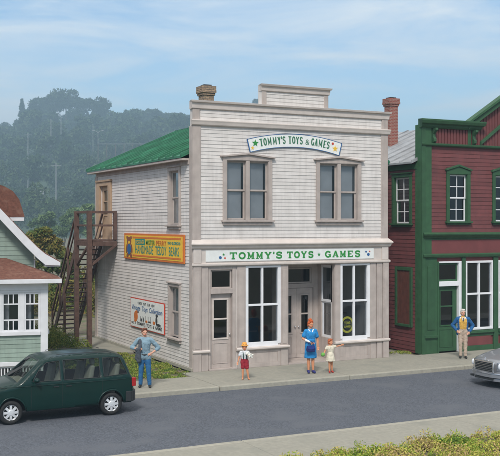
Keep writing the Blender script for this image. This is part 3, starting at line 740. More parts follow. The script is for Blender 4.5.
siding(mb, FL, .2, 12, .1, 7.15, .15, [(w[0]-.12, w[1]+.12, w[2]-.15, w[3]+.12) for w in SWn]); siding(mb, FRR, .2, 12, .1, 7.15, .15)
mb.build('clapboard_siding', 'redsiding', rs)
mb = MB()
mb.fb(F, .25, .40, 0, 8.62, 0, .10); mb.fb(F, .401, .70, 3.6, 8.61, 0, .07); mb.fb(F, 2.44, 2.60, 7.92, 8.48, 0, .06); mb.fb(F, 5.90, 6.06, 7.92, 8.48, 0, .06); mb.fb(F, W-.58, W+.04, 0, 8.62, 0, .1)
mb.fb(FL, .001, .36, 0, 8.61, 0, .027); mb.fb(FL, .22, 12, 6.95, 7.15, 0, .05)
mb.fb(F, .401, .965, 0, 3.6, 0, .06); mb.fb(F, .50, .86, .9, 3.3, .06, .085)
mb.fb(F, 2.16, 2.32, 0, 3.6, 0, .08); mb.fb(F, 3.70, 3.93, 0, 3.6, 0, .08); mb.fb(F, 5.27, 5.48, 0, 3.6, 0, .08); mb.fb(F, 6.82, W-.58, 0, 3.6, 0, .06)
mb.each('corner_board', 'green', rs, bevel=.01)
mb = MB()
band(mb, F, .34, W, [(4.34, 0), (4.34, .10), (4.40, .15), (4.45, .22), (4.50, .24), (4.56, .10), (4.56, 0)], .2)
band(mb, F, .34, W, [(3.60, 0), (3.60, .09), (3.64, .15), (3.72, .17), (3.76, .08), (3.76, 0)], .2)
band(mb, F, .27, W, [(7.80, 0), (7.80, .08), (7.84, .14), (7.90, .15), (7.92, .08), (7.92, 0)], .2)
mb.fb(F, .40, W-.12, 4.28, 4.34, 0, .06)
for x0, x1 in ((.27, 2.95), (5.55, W)):
    band(mb, F, x0, x1, [(8.48, -.2), (8.48, .10), (8.54, .16), (8.60, .18), (8.64, .28), (8.74, .32), (8.80, .32), (8.84, -.2)], .25)
mb.each('cornice', 'green', rs, bevel=.008)
mb = MB()
mb.fb(F, .70, W-.12, 3.76, 4.28, 0, .045); mb.build('signboard', 'red2', rs)
mb = MB()       # vertical beaded boards of the frieze and pediment
x = .62
while x < 7.85:
    top = 8.48
    c_ = 4.25
    if 2.6 < x < 5.9: top = 8.5+max(0, (1.75-abs(x+.05-c_))*.655)
    mb.fb(F, x, x+.10, 7.92, top, 0, .035); x += .145
mb.each('frieze_board', 'redsiding', rs)
mb = MB()       # raking mouldings of the pediment
for s_ in (-1, 1):
    c_ = 4.25
    for (w0, z0, z1, th, n1) in ((1.86, 8.50, 9.72, .17, .20), (1.20, 7.93, 8.82, .12, .12)):
        P = [(c_+s_*w0, z0), (c_+s_*w0, z0+th*1.15), (c_, z1+th*.9), (c_, z1-th*.25)]
        mb.prism(F, P, 0, n1)
    mb.prism(F, [(c_+s_*1.92, 8.70), (c_+s_*1.92, 8.80), (c_, 10.02), (c_, 9.90)], -.06, .28)
mb.build('pediment_moulding', 'green', rs, bevel=.008)
for x in (.74, 2.66, 5.72, 7.64):
    mb = MB(); G = lambda u, v, n, x=x: (x+n-.28, -u, v)
    mb.prism(G, [(0, 8.48), (.26, 8.48), (.27, 8.40), (.18, 8.34), (.10, 8.26), (.10, 8.16), (.17, 8.08), (.17, 7.98), (.10, 7.93), (0, 7.92)], 0, .12)
    mb.build('bracket', 'green', rs, bevel=.012)
for w in UW: window(rs, F, *w, m='green', ms='white', cas=.13, head='gable', cols=2, rows=(.5,), sill=.06)
for w in SWn: window(rs, FL, *w, m='green', ms='white', cas=.12, head='flat', cols=2, rows=(.5,), sill=.06)
# boarded alley hatch
mb = MB(); a, b, c, d = .66, 1.48, 1.05, 3.1
mb.fb(FL, a-.13, a, c-.1, d+.13, 0, .07); mb.fb(FL, b, b+.13, c-.1, d+.13, 0, .07); mb.fb(FL, a, b, d, d+.13, 0, .068); mb.fb(FL, a, b, c-.1, c, 0, .09)
o = mb.build('hatch_frame', 'green', rs, bevel=.008)
mb = MB(); 
for i in range(5): mb.fb(FL, a+i*.18+.005, a+i*.18+.175, c, d, 0, .035)
mb.build('hatch_boards', mat('rusty_boards', (.11, .035, .022), .8, .2, 5), o)
# ground floor
for w in RW:
    mb = MB(); a, b, c, d = w
    mb.fb(F, a, a+.07, c, d, -.1, .06); mb.fb(F, b-.07, b, c, d, -.1, .06); mb.fb(F, a+.07, b-.07, c, c+.08, -.1, .06); mb.fb(F, a+.07, b-.07, d-.08, d, -.1, .06)
    m_ = (a+b)/2; h_ = c+(d-c)*.52
    mb.fb(F, m_-.035, m_+.035, c+.08, d-.08, -.06, .04); mb.fb(F, a+.07, b-.07, h_-.035, h_+.035, -.06, .035)
    o = mb.build('display_window', 'white', rs, bevel=.006)
    g = MB(); g.fb(F, a, b, c, d, -.04, -.035); g.build('glass', 'glass', o)
mb = MB()
for w in RW: mb.fb(F, w[0]+.1, w[1]-.1, .20, .55, 0, .05)
mb.each('bulkhead_panel', 'red2', rs, bevel=.006)
mb = MB()
for w in RW: mb.fb(F, w[0]-.02, w[1]+.02, .55, .68, 0, .06); mb.fb(F, w[0]-.02, w[1]+.02, .68, .78, 0, .14); mb.fb(F, w[0]-.02, w[1]+.02, 0, .20, 0, .06)
mb.fb(F, .36, .95, .60, .70, .06, .14); mb.each('sill_ledge', 'green', rs, bevel=.008)
mb = MB(); a, b, c, d = RD
mb.fb(F, b-.13, b, 0, d, -.15, .05); mb.fb(F, a+.08, b-.13, d-.06, d, -.15, .05); mb.fb(F, a+.08, b-.13, 2.52, 2.70, -.15, .05)
o = mb.build('door_frame', 'white', rs, bevel=.006)
sash_unit(o, F, a+.09, b-.14, 2.70, d-.06, 'green', mid=False, n=-.04, fw=.07)
mb = MB(); mb.fb(F, a, a+.08, 0, d, -.15, .07); mb.build('door_jamb', 'green', rs)
door(rs, F, a+.09, b-.14, .04, 2.51, 'green', gu=(.15, .80), gv=(.40, .93), n=-.08, mid=.55)
# roof
mb = MB(); c_ = W/2-.28; y0, y1 = .2, 12.3; sl2 = (9.0-7.15)/(c_+.3)
def z2(x): return 9.0-abs(x-c_)*sl2
c_ = W/2-.28
for a, b in ((-.3, c_), (c_, 2*c_+.3)):
    mb.hexa([(a,y0,z2(a)),(b,y0,z2(b)),(b,y1,z2(b)),(a,y1,z2(a)),(a,y0,z2(a)+.07),(b,y0,z2(b)+.07),(b,y1,z2(b)+.07),(a,y1,z2(a)+.07)])
    for i in range(17):
        y = y0+.03+i*(y1-y0-.06)/16
        mb.hexa([(a,y-.02,z2(a)+.07),(b,y-.02,z2(b)+.07),(b,y+.02,z2(b)+.07),(a,y+.02,z2(a)+.07),(a,y-.015,z2(a)+.12),(b,y-.015,z2(b)+.12),(b,y+.015,z2(b)+.12),(a,y+.015,z2(a)+.12)])
roof = mb.build('roof', 'greyroof', rs)
chimney(roof, 'chimney', 2.10, 4.9, 7.7, 10.34, .42, .42, 'redbrick', flare=.03)
mb = MB(); mb.box(.2, W-.5, .2, 11.8, 4.1, 4.2); mb.box(.2, W-.5, 2.5, 2.6, .02, 4.1); mb.box(.2, W-.5, 2.5, 2.6, 4.2, 7.0); mb.box(.2, W-.5, .2, 11.8, -.02, .02); mb.build('partition', 'dark', rs)

# ================================================================== sage house (left)
hs = thing('sage_house', 'sage green clapboard house with white trimmed porch and brown shingle roofs', 'building', (-4.62, .97, 0), R(-12))
F = Ff(); HX = -5.6
PW = [(-1.38, -.84, 1.50, 2.72), (-.70, -.22, 1.50, 2.72), (-2.5, -1.96, 1.50, 2.72), (-3.2, -2.66, 1.5, 2.72), (-4.4, -3.86, 1.5, 2.72)]
FR0 = Fr(0)
mb = MB(); wall(mb, F, HX, 0, .5, 2.80, -.15, 0, PW); wall(mb, FR0, .15, 1.6, .5, 2.8, -.15, 0)
M0 = Ff(0, 1.6); X1 = -.35; X0 = -6.05; XC = (X0+X1)/2; ZR = 7.36
mb.fb(M0, X0, X1, 0, 3.3, -.2, 0)
mb.prism(M0, [(X0, 3.3), (X1, 3.3), (X1, 3.9), (XC, 7.0), (X0, 3.9)], -.2, 0)
mb.fb(Fr(X1, 0), 1.8, 9, 0, 3.7, -.2, 0); mb.fb(Fl(X0, 0), 1.8, 9, 0, 3.7, -.2, 0); mb.fb(Fb(0, 9), X0, X1, 0, 3.7, 0, .2)
mb.prism(Fb(0, 9), [(X0, 3.7), (X1, 3.7), (XC, 7.0)], 0, .2)
mb.build('wall', 'palegreen', hs)
mb = MB(); siding(mb, F, HX, -.20, .56, 1.38, .137); siding(mb, FR0, .2, 1.6, .56, 1.38, .137)
siding(mb, M0, X0, X1-.0, 2.8, 7.0, .15, clip=lambda v: (X0+max(0, (v-3.9))*.92, X1-max(0, (v-3.9))*.92))
siding(mb, Fr(X1, 0), 1.7, 9, .5, 3.6, .15)
mb.build('clapboard_siding', 'palegreen', hs)
mb = MB()
mb.fb(F, -.20, .02, 0, 2.80, 0, .05); mb.fb(FR0, -.05, .15, 0, 2.80, 0, .03)
mb.fb(F, HX, -.20, 1.38, 1.50, 0, .09); mb.fb(F, HX, .03, 2.80, 3.02, -.15, .07); mb.fb(FR0, .15, 1.6, 2.72, 3.02, -.05, .05)
mb.fb(F, HX, -.20, .42, .55, 0, .07); mb.fb(F, HX, -.20, 2.72, 2.80, 0, .045)
for a, b in zip(sorted(PW), sorted(PW)[1:]+[(-.20, 0, 0, 0)]): mb.fb(F, a[1], b[0], 1.5, 2.72, 0, .04)
mb.fb(FR0, .15, 1.6, .42, .55, 0, .06); mb.fb(FR0, .15, 1.6, 1.38, 1.5, 0, .08)
mb.fb(Fr(X1), 1.55, 1.75, 2.9, 3.7, 0, .05)
mb.each('trim_board', 'housewhite', hs, bevel=.008)
for w in PW:
    a, b, c, d = w; mb = MB()
    mb.fb(F, a, a+.05, c, d, -.06, .03); mb.fb(F, b-.05, b, c, d, -.06, .03)
    mb.fb(F, a+.05, b-.05, c, c+.05, -.06, .025); mb.fb(F, a+.05, b-.05, d-.05, d, -.06, .025)
    for v in (c+.36, d-.36): mb.fb(F, a+.05, b-.05, v-.02, v+.02, -.05, .02)
    for i in (1, 2):
        u = a+.05+(b-a-.10)*i/3
        for v0, v1 in ((c+.05, c+.34), (d-.34, d-.05)): mb.fb(F, u-.018, u+.018, v0, v1, -.05, .018)
    o = mb.build('window', 'housewhite', hs, bevel=.004)
    g = MB(); g.fb(F, a+.02, b-.02, c+.02, d-.02, -.04, -.035); g.build('glass', 'glass', o)
    g = MB()
    for i in range(6): g.fb(F, a+.02+i*.035, a+.045+i*.035, c+.05, d-.03, -.2-.02*(i % 2), -.18-.02*(i % 2))
    g.build('curtain', mat('pale_curtain', (.35, .34, .33), .9) if 'pale_curtain' not in bpy.data.materials else bpy.data.materials['pale_curtain'], o)
mb = MB(); x = HX
while x < -.25: mb.fb(F, x, x+.045, .02, .42, -.05, -.01); x += .095
mb.fb(F, HX, -.2, .36, .42, -.06, 0); mb.fb(F, HX, -.2, .04, .09, -.055, -.005)
mb.each('porch_lattice', 'housewhite', hs)
mb = MB(); mb.box(HX, -.1, .2, 1.5, 0, .45); mb.build('foundation', 'dark', hs)
# porch roof (hip)
mb = MB(); zE, zT = 3.04, 3.66
A = [(HX-.4, -.35), (.42, -.35), (.42, 1.6), (-1.45, 1.6), (HX+1.5, 1.6), (HX-.4, 1.6)]
T_ = {'e0': (HX-.4, -.35, zE+.12), 'e1': (.42, -.35, zE+.12), 'e2': (.42, 1.6, zE+.12), 't1': (-1.25, 1.6, zT+.1), 't0': (HX+1.2, 1.6, zT+.1), 'e3': (HX-.4, 1.6, zE+.12)}
mb.face([T_['e0'], T_['e1'], T_['t1'], T_['t0']]); mb.face([T_['e1'], T_['e2'], T_['t1']]); mb.face([T_['e3'], T_['e0'], T_['t0']])
mb.face([T_['e3'], T_['t0'], T_['t1'], T_['e2']]); mb.face([T_['e0'], T_['e3'], T_['e2'], T_['e1']])
mb.build('porch_roof', 'brownroof', hs)
mb = MB(); mb.box(HX-.42, .44, -.37, 1.58, zE-.02, zE+.116); mb.build('porch_eave', 'housewhite', hs, bevel=.01)
# main roof with flared eaves
mb = MB(); fas = MB()
def prof(s_): return [(XC, ZR), (XC+s_*2.55, ZR-2.55*1.10), (XC+s_*2.95, ZR-2.95*1.10+.03), (XC+s_*3.2, ZR-3.55+.12), (XC+s_*3.68, ZR-3.68+.02-.05)]
for s_ in (-1, 1):
    P = prof(s_)
    for (a, b) in zip(P, P[1:]):
        q = [(a[0], 1.08, a[1]), (b[0], 1.08, b[1]), (b[0], 9.4, b[1]), (a[0], 9.4, a[1])]
        mb.hexa([(x, y, z-.10) for x, y, z in q]+q)
        fz = .42
        q2 = [(a[0], 1.02, a[1]-fz+.03), (b[0], 1.02, b[1]-(fz-.03 if b is not P[-1] else .13)+.0), (b[0], 1.075, b[1]-(fz-.03 if b is not P[-1] else .13)), (a[0], 1.075, a[1]-fz+.03)]
        q3 = [(a[0], 1.02, a[1]-.03), (b[0], 1.02, b[1]-.03), (b[0], 1.075, b[1]-.03), (a[0], 1.075, a[1]-.03)]
        fas.hexa(q2+q3)
mr_ = mb.build('roof', 'brownroof', hs); fas.build('rake_board', 'housewhite', hs)
mb = MB()
for s_ in (-1, 1):
    P = prof(s_)[-1]; mb.box(min(P[0], P[0]-s_*.5), max(P[0], P[0]-s_*.5), 1.09, 9.4, P[1]-.17, P[1]-.11)
mb.build('eave_board', 'housewhite', hs)
# dormer with curved roof on the right slope
dm = MB(); dm.box(-3.4, -1.12, 1.95, 3.9, 3.9, 5.0); d0 = dm.build('dormer', 'palegreen', hs)
mb = MB(); mb.box(-1.14, -.98, 1.85, 2.0, 3.9, 5.0); mb.box(-1.14, -.98, 3.85, 4.0, 3.9, 5.0); mb.box(-3.6, -.66, 1.70, 4.15, 4.98, 5.12); mb.each('trim_board', 'housewhite', d0, bevel=.01)
mb = MB(); G = lambda u, v, n: (u, n, v)
P = [(-.64, 5.12), (-.70, 5.32), (-.82, 5.70), (-1.02, 5.97), (-1.30, 6.13), (-1.75, 6.28), (-2.3, 6.36), (-2.85, 6.28), (-3.3, 6.13), (-3.5, 5.9), (-3.62, 5.12)]
mb.prism(G, P, 1.68, 4.17); mb.build('curved_roof', 'brownroof', d0)
mb = MB(); mb.box(-2.6, -1.35, 1.90, 1.955, 4.3, 4.92); mb.build('window', 'dark', d0)

# ================================================================== exterior staircase
es = thing('exterior_staircase', 'dark brown wooden outside stair and landing behind the white shop', 'staircase', (-.6, 8.4, 0))
ox, oy = .6, -8.4
def wb(name, boxes=(), bars=()):
    mb = MB()
    for b in boxes: mb.box(b[0]+ox, b[1]+ox, b[2]+oy, b[3]+oy, b[4], b[5])
    for a, b, w_, h_ in bars: mb.bar((a[0]+ox, a[1]+oy, a[2]), (b[0]+ox, b[1]+oy, b[2]), w_, h_)
    return mb.build(name, 'wood', es, bevel=.008)
XO = -1.18; YA, YB = 7.5, 9.25
wb('landing', [(XO+.02+i*0, -.07, YA+.02+i*.145, YA+.15+i*.145, 4.20, 4.25) for i in range(12)]+[(XO-.03, -.06, YA-.02, YA+.04, 4.0, 4.19), (XO-.03, -.06, YB-.04, YB+.02, 4.0, 4.19), (XO-.03, XO+.03, YA+.04, YB-.04, 4.0, 4.19)])
wb('post', [(XO-.10, XO+.08, YA-.09, YA+.09, 0, 5.40)]); wb('post', [(XO-.10, XO+.08, YB-.09, YB+.09, 0, 5.40)])
wb('post', [(-.20, -.07, YA-.06, YA+.06, 4.25, 5.40)])
wb('handrail', [(XO-.05, -.06, YA-.05, YA+.05, 5.30, 5.40), (XO-.04, -.06, YA-.03, YA+.03, 4.78, 4.86), (XO-.04, XO+.04, YA+.05, YB-.05, 5.30, 5.40), (XO-.03, XO+.03, YA+.05, YB-.05, 4.78, 4.86)])
wb('brace', [], [((XO, YA, 3.2), (-.08, YA, 4.05), .09, .09), ((XO, YB, 3.2), (XO, YA+.1, 4.05), .09, .09)])
YE = 12.9; nst = 19
for x in (XO+.02, -.12): wb('stringer', [], [((x, YB, 4.1), (x, YE, -.05), .06, .26)])
for i in range(nst):
    t = (i+1)/(nst+1); y = YB+(YE-YB)*t; z = 4.2*(1-t)
    wb('tread', [(XO+.05, -.15, y-.13, y+.13, z, z+.045)])
for x in (XO-.02, -.08):
    wb('stair_rail', [], [((x, YB, 5.32), (x, YE, 1.05), .07, .09), ((x, YB, 4.82), (x, YE, .55), .05, .07)])
    for t in (.33, .66, 1):
        y = YB+(YE-YB)*t; wb('baluster', [(x-.04, x+.04, y-.04, y+.04, 4.1*(1-t)-.05*(t < 1), 5.3-4.27*t)])
for x in (XO, -.12): wb('support_post', [(x-.05, x+.05, 11.0, 11.1, 0, 2.2)])
# ================================================================== ground, road, pavements
def W(r, d, z=0):
    return (CAM.x+cos(YAW)*r+sin(YAW)*d, CAM.y-sin(YAW)*r+cos(YAW)*d, z)
def PX(u, d): return (u-250)/952.7*d
def ZV(v, d): return 4.9+(223.4-v)/952.7*d
mb = MB(); g = 2000
def xs(a): return [-g, -300, -120, -60]+list(range(-40, 41, 10))+[60, 120, 300, g]
X = xs(0)
mb.box(-g, g, -g, g, -.6, -.30)
struct(mb.build('ground', 'soil'))
mb = MB(); mb.box(-120, 120, -9.9, -2.9, -.29, -.13); struct(mb.build('road', 'asphalt'))
# far pavement cast in slabs with a kerb edge
JX = [-60, -30, -18, -9.2, -5.4, -.42, 4.2, 8.9, 13.6, 18.5, 24, 40, 60]
mb = MB(); kb = MB()
for a, b in zip(JX, JX[1:]):
    y1 = 1.2 if a >= -.5 and b < 20 else -.85
    mb.box(a+.012, b-.012, -2.82, (-.02 if -.5 < a < 8 else (-.02 if a > 8 else -.85)), -.28, 0)
    kb.box(a+.012, b-.012, -2.99, -2.822, -.28, .006)
struct(mb.build('pavement', 'concrete', bevel=.012)); struct(kb.build('kerb', 'curb', bevel=.025))
mb = MB(); kb = MB()
JN = [-60, -30, -14, -8.5, -3.0, 2.8, 8.6, 14.4, 30, 60]
for a, b in zip(JN, JN[1:]):
    mb.box(a+.004, b-.004, -11.75, -9.78, -.28, 0); kb.box(a+.004, b-.004, -9.775, -9.6, -.28, .004)
struct(mb.build('near_pavement', 'concrete', bevel=.006)); struct(kb.build('near_kerb', 'curb', bevel=.02))
# building plots
mb = MB()
def bumpy(x0, x1, y0, y1, z, st, amp, name, m, seed=1):
    rnd = random.Random(seed); nx, ny = max(1, int((x1-x0)/st)), max(1, int((y1-y0)/st)); mb = MB()
    Z = [[z+rnd.uniform(-amp, amp) for i in range(nx+1)] for j in range(ny+1)]
    for j in range(ny+1):
        for i in range(nx+1): mb.v.append((x0+(x1-x0)*i/nx, y0+(y1-y0)*j/ny, Z[j][i]))
    for j in range(ny):
        for i in range(nx): k = j*(nx+1)+i; mb.f.append((k, k+1, k+nx+2, k+nx+1))
    return struct(mb.build(name, m, smooth=True))
bumpy(-60, 60, -.84, 60, -.045, .8, .012, 'plot', 'soil', 3)
bumpy(-60, 60, -40, -11.76, -.03, .8, .02, 'verge_soil', 'soil', 4)
mb = MB(); mb.box(-1.55, -.02, 5.6, 11.5, -.2, .01); mb.box(7.8, 8.95, .0, 9, -.2, .004); struct(mb.build('path', 'concrete', bevel=.01))

# ------------------------------------------------------------------ plants
def scatter(name, m, clumps, size, per, seed, kind=None, parent=None):
    rnd = random.Random(seed); mb = MB()
    for (x, y, z, r, h) in clumps:
        n = int(per*r*r*30)
        for i in range(n):
            t = rnd.uniform(0, 2*pi); q = r*math.sqrt(rnd.random()); zz = h*(1-(q/r)**2)**.5*rnd.uniform(.35, 1.05)
            mb.leaf((x+q*cos(t), y+q*sin(t), z+zz), size*rnd.uniform(.6, 1.3), rnd)
    o = mb.build(name, m, parent, recalc=False)
    if kind: o['kind'] = kind
    return o
rnd = random.Random(5)
cl = []
for i in range(900):
    x = rnd.uniform(-5.5, 7); y = rnd.uniform(-14.6, -11.75)
    edge = -11.85+.12*sin(x*2.1)+.08*sin(x*5.3)
    if y > edge: continue
    if x < -3.2 and y > -12.3: continue
    cl.append((x, y, -.02, rnd.uniform(.12, .30), rnd.uniform(.10, .28)))
for (x, y, h) in ((-1.45, -12.1, .34), (.35, -12.0, .40), (-2.35, -12.15, .28), (1.9, -12.1, .32), (3.0, -12.2, .36), (4.2, -12.1, .3)):
    cl.append((x, y, 0, .26, h))
scatter('verge_plants', LEAF_NEAR, cl, .038, 80, 11, 'stuff')
cl = []
for i in range(520):
    x = rnd.uniform(-4.2, -.12); y = rnd.uniform(-.75, 7.2)
    if x > -1.2 and y > 5.4: continue
    if x > -.45-.05*y and y < -.1: continue
    if rnd.random() < .12: continue
    cl.append((x, y, -.04, rnd.uniform(.10, .22), rnd.uniform(.03, .13)*(1.7 if x < -2.6 else 1)))
for i in range(60):
    cl.append((rnd.uniform(-4, -1.5), rnd.uniform(7, 13), -.04, rnd.uniform(.3, .6), rnd.uniform(.3, .9)))
for i in range(14):
    cl.append((rnd.uniform(7.9, 8.9), rnd.uniform(.3, 3), 0, rnd.uniform(.1, .25), rnd.uniform(.04, .12)))
scatter('wall_plants', LEAF_DARK, cl, .045, 70, 12, 'stuff')

def crown_pts(rnd, n, R_, Hc, lobes=9, shape='round'):
    out = []
    if shape == 'cone':
        for i in range(n):
            t = rnd.random()**.8; a = rnd.uniform(0, 2*pi); r = R_*((1-t)**.55)*(.75+.25*sin(t*40+a*2))*rnd.uniform(.6, 1); out.append((r*cos(a), r*sin(a), t*Hc))
        return out
    L_ = []
    for i in range(lobes):
        a = rnd.uniform(0, 2*pi); q = rnd.uniform(.2, .68)*R_; zz = rnd.uniform(.25, .80)*Hc
        L_.append((q*cos(a), q*sin(a), zz, R_*rnd.uniform(.28, .48)))
    L_.append((0, 0, Hc*.78, R_*.42))
    for i in range(n):
        x, y, z, r = L_[i % len(L_)]
        d = Vector((rnd.gauss(0, 1), rnd.gauss(0, 1), rnd.gauss(0, 1)+.25)).normalized()*r*rnd.uniform(.62, 1.08)
        out.append((x+d.x, y+d.y, z+d.z*.8))
    return out
def tree(name, label, cat, loc, R_, H_, n, size, m, seed, group=None, shape='round', trunk=.3, lobes=9):
    rnd = random.Random(seed); t = thing(name, label, cat, loc, group=group)
    mb = MB(); h0 = H_*(.08 if shape == 'cone' else trunk); Hc = H_-h0
    for p in crown_pts(rnd, n, R_, Hc, lobes, shape): mb.leaf((p[0], p[1], p[2]+h0), size*rnd.uniform(.7, 1.3), rnd)
    mb.build('crown', m, t, recalc=False)
    tb = MB(); tb.tube([(0, 0, -.6), (R_*.03, 0, h0), (0, R_*.04, H_*.75)], [R_*.09, R_*.06, R_*.015], 7)
    for k in range(4):
        a = k*1.6+seed; tb.tube([(0, 0, h0*(.8+.1*k)), (R_*.35*cos(a), R_*.35*sin(a), h0+Hc*.3), (R_*.6*cos(a), R_*.6*sin(a), h0+Hc*.5)], [R_*.04, R_*.025, R_*.01], 5)
    tb.build('trunk', 'bark', t)
    return t
# hill
def hill(r, d):
    u = 250+952.7*r/d
    t = min(1, max(0, (d-115*KD)/(185*KD))); t = t*t*(3-2*t)
    h = (26.5-5.5*min(1, max(0, (32-u)/18)))*KD if u < 300 else max(13*KD, 26.5*KD-(u-300)*.11*KD)
    return -.3+t*(h+2.5*sin(r*.025)+2.0*sin(r*.05+d*.015))
mb = MB(); nr, nd = 70, 26
for j in range(nd+1):
    d = KD*(110+j*15.5)
    for i in range(nr+1):
        r = KD*(-330+i*660/nr); mb.v.append(W(r, d, hill(r, d)))
for j in range(nd):
    for i in range(nr): k = j*(nr+1)+i; mb.f.append((k, k+1, k+nr+2, k+nr+1))
struct(mb.build('hillside', 'hillground', smooth=True))
# the wood that covers the slope reads as one mass
rnd = random.Random(21); mb = MB(); HOUSES = [(40, 190, 150*KD)]
d = 118*KD
while d < 296*KD:
    r = -.42*d
    while r < .36*d:
        rr = r+rnd.uniform(-6, 6)*KD/2.2; dd = d+rnd.uniform(-10, 10)*KD/2.2; u = 250+952.7*rr/dd
        ok = not any(abs(u-hu) < 5 and hd-45 < dd < hd+8 for hu, hv, hd in HOUSES)
        vis = -20 < u < 215; st_ = rnd.uniform(9, 14)*KD/2.2
        if ok:
            R_ = rnd.uniform(5.5, 9.5)*KD/2.2; H_ = rnd.uniform(13, 24)*KD/2.2*(1 if dd > 155*KD else .75)
            z0 = hill(rr, dd); col = rnd.random()
            for p in crown_pts(rnd, 800 if vis else 110, R_, H_*.9, 9):
                q = W(rr, dd, z0+H_*.08); mb.leaf((q[0]+p[0], q[1]+p[1], q[2]+p[2]), dd*rnd.uniform(.0019, .0036)*(1 if vis else 2), rnd)
        r += st_*(1 if vis else 1.3)
    d += 24*KD/2.2
o = mb.build('woodland', LEAF_FAR, recalc=False); o['kind'] = 'stuff'
CREST = [(5, 122, 20, 'round', 'low rounded tree at the left end of the hill crest'),
 (22, 99, 11, 'cone', 'narrow pointed conifer standing tall on the hill crest'),
 (37, 97, 24, 'round', 'ragged tree just right of the pointed conifer on the crest'),
 (52, 92, 24, 'round', 'tall tree between the ragged tree and the highest crown'),
 (66, 88, 30, 'round', 'highest broad crown on the hill crest'),
 (82, 97, 20, 'round', 'tree on the right shoulder of the highest crown'),
 (100, 97, 27, 'round', 'detached round crown right of the highest trees'),
 (115, 114, 16, 'round', 'small low tree beside the detached round crown'),
 (129, 113, 18, 'round', None), (142, 110, 19, 'round', None), (154, 109, 19, 'round', None), (166, 112, 16, 'round', None), (177, 112, 16, 'round', None), (190, 114, 16, 'round', None),
 (210, 116, 20, 'round', None), (232, 116, 20, 'round', None), (259, 96, 13, 'round', 'lone treetop showing just above the shop cornice'),
 (286, 118, 22, 'round', None), (315, 120, 22, 'round', None), (345, 124, 22, 'round', None), (-18, 118, 24, 'round', None), (-45, 112, 26, 'round', None)]
for i, (u, v, wpx, shp, lab) in enumerate(CREST):
    D = (296 if lab else 292)*KD; r = PX(u, D); z0 = hill(r, D); H_ = (ZV(v, D)-z0)*(1 if shp == 'cone' else 1.07)
    tree('conifer_tree' if shp == 'cone' else 'crest_tree', lab or 'middling rounded tree in the even row along the hill crest', 'tree', W(r, D, z0), wpx*D/952.7*(.62 if shp == 'cone' else .62), H_, 3600 if wpx > 18 else 2200, 1.15*KD/2.2, LEAF_FAR, 100+i,
         group=None if lab else 'rounded trees along the crest', shape=shp, trunk=.15, lobes=14)
MIDS = [(36, 214, 105, 9, 'pale green shrub left of the others at the foot of the hill'), (50, 207, 100, 14, 'pale green shrub above the autumn bushes at the hill foot'),
        (64, 212, 100, 12, 'lower pale green shrub left of the stair top'), (77, 203, 96, 15, 'pale green shrub seen through the landing rail'), (92, 198, 94, 15, 'tall pale green shrub against the corner of the white shop'), (108, 203, 98, 14, None)]
for i, (u, v, d, wpx, lab) in enumerate(MIDS):
    d *= 2.0; wpx *= 1.35
    r = PX(u, d); tree('pale_shrub', lab or 'pale green shrub hidden behind the white shop', 'shrub', W(r, d, -.3), wpx*d/952.7*.62, ZV(v, d)+.3, 2000, .50, LEAF_MID, 300+i, trunk=.05)
BUSH = [(31, 219, 62, 15, 'autumn bush nearest the dormer of the sage house'), (45, 213, 60, 18, 'tallest yellow green bush behind the sage house'), (58, 226, 58, 15, 'brownish bush between the sage house and the stair'), (69, 243, 57, 14, 'low dark bush seen behind the staircase')]
for i, (u, v, d, wpx, lab) in enumerate(BUSH):
    r = PX(u, d); tree('autumn_bush', lab, 'bush', W(r, d, -.05), wpx*d/952.7*.75, ZV(v, d)+.05, 1800, .17, LEAF_BUSH, 400+i, trunk=.06, lobes=12)
# under-storey shrubs filling the ground behind the plots
cl = []; rnd = random.Random(33)
for i in range(90):
    d = rnd.uniform(50, 66); u = rnd.uniform(20, 100); q = W(PX(u, d), d); cl.append((q[0], q[1], -.05, rnd.uniform(.5, .9), rnd.uniform(.8, 2.3)))
scatter('undergrowth', LEAF_BUSH, cl, .2, 5, 14, 'stuff')

# poles, lamp and little houses on the hill
def pole(name, u, v0, d, lab, cat, rad=.13, arms=None):
    d *= KD; rad *= 1.9
    r = PX(u, d); z0 = hill(r, d); t = thing(name, lab, cat, W(r, d, z0)); h = ZV(v0, d)-z0
    mb = MB(); mb.tube([(0, 0, -.4), (0, 0, h)], [rad*1.2, rad*.8], 8); mb.build('pole', 'palepole', t)
    if arms == 'lamp':
        for s_ in (-1, 1):
            mb = MB(); e = Vector((cos(YAW), -sin(YAW), 0))*s_
            mb.tube([(0, 0, h-1.2), e*1.+Vector((0, 0, h-.2)), e*2.5+Vector((0, 0, h+.2))], .13, 6); mb.build('arm', 'palepole', t)
            mb = MB(); mb.ball(e*2.8+Vector((0, 0, h+.16)), (.7, .5, .3)); mb.build('lamp_head', 'palepole', t)
    elif arms:
        mb = MB(); e = Vector((cos(YAW), -sin(YAW), 0)); mb.bar(e*-2+Vector((0, 0, h-1.)), e*2+Vector((0, 0, h-1.)), .2, .2); mb.build('crossarm', 'palepole', t)
    return t
pole('utility_pole', 28, 133, 168, 'pale utility pole at the far left of the hill', 'pole', arms='x')
pole('utility_pole', 51, 119, 196, 'tall pale pole in front of the tallest hill trees', 'pole', .16)
pole('utility_pole', 61, 117, 205, 'slim pale pole right of the tall one', 'pole')
pole('utility_pole', 56, 163, 128, 'long pale pole low on the hill slope', 'pole', .13, arms='x')
pole('utility_pole', 93, 124, 205, 'short pale pole left of the twin lamp', 'pole', .12)
pole('twin_lamp', 98, 131, 190, 'twin headed street lamp on the hill above the green roof', 'street lamp', .11, arms='lamp')
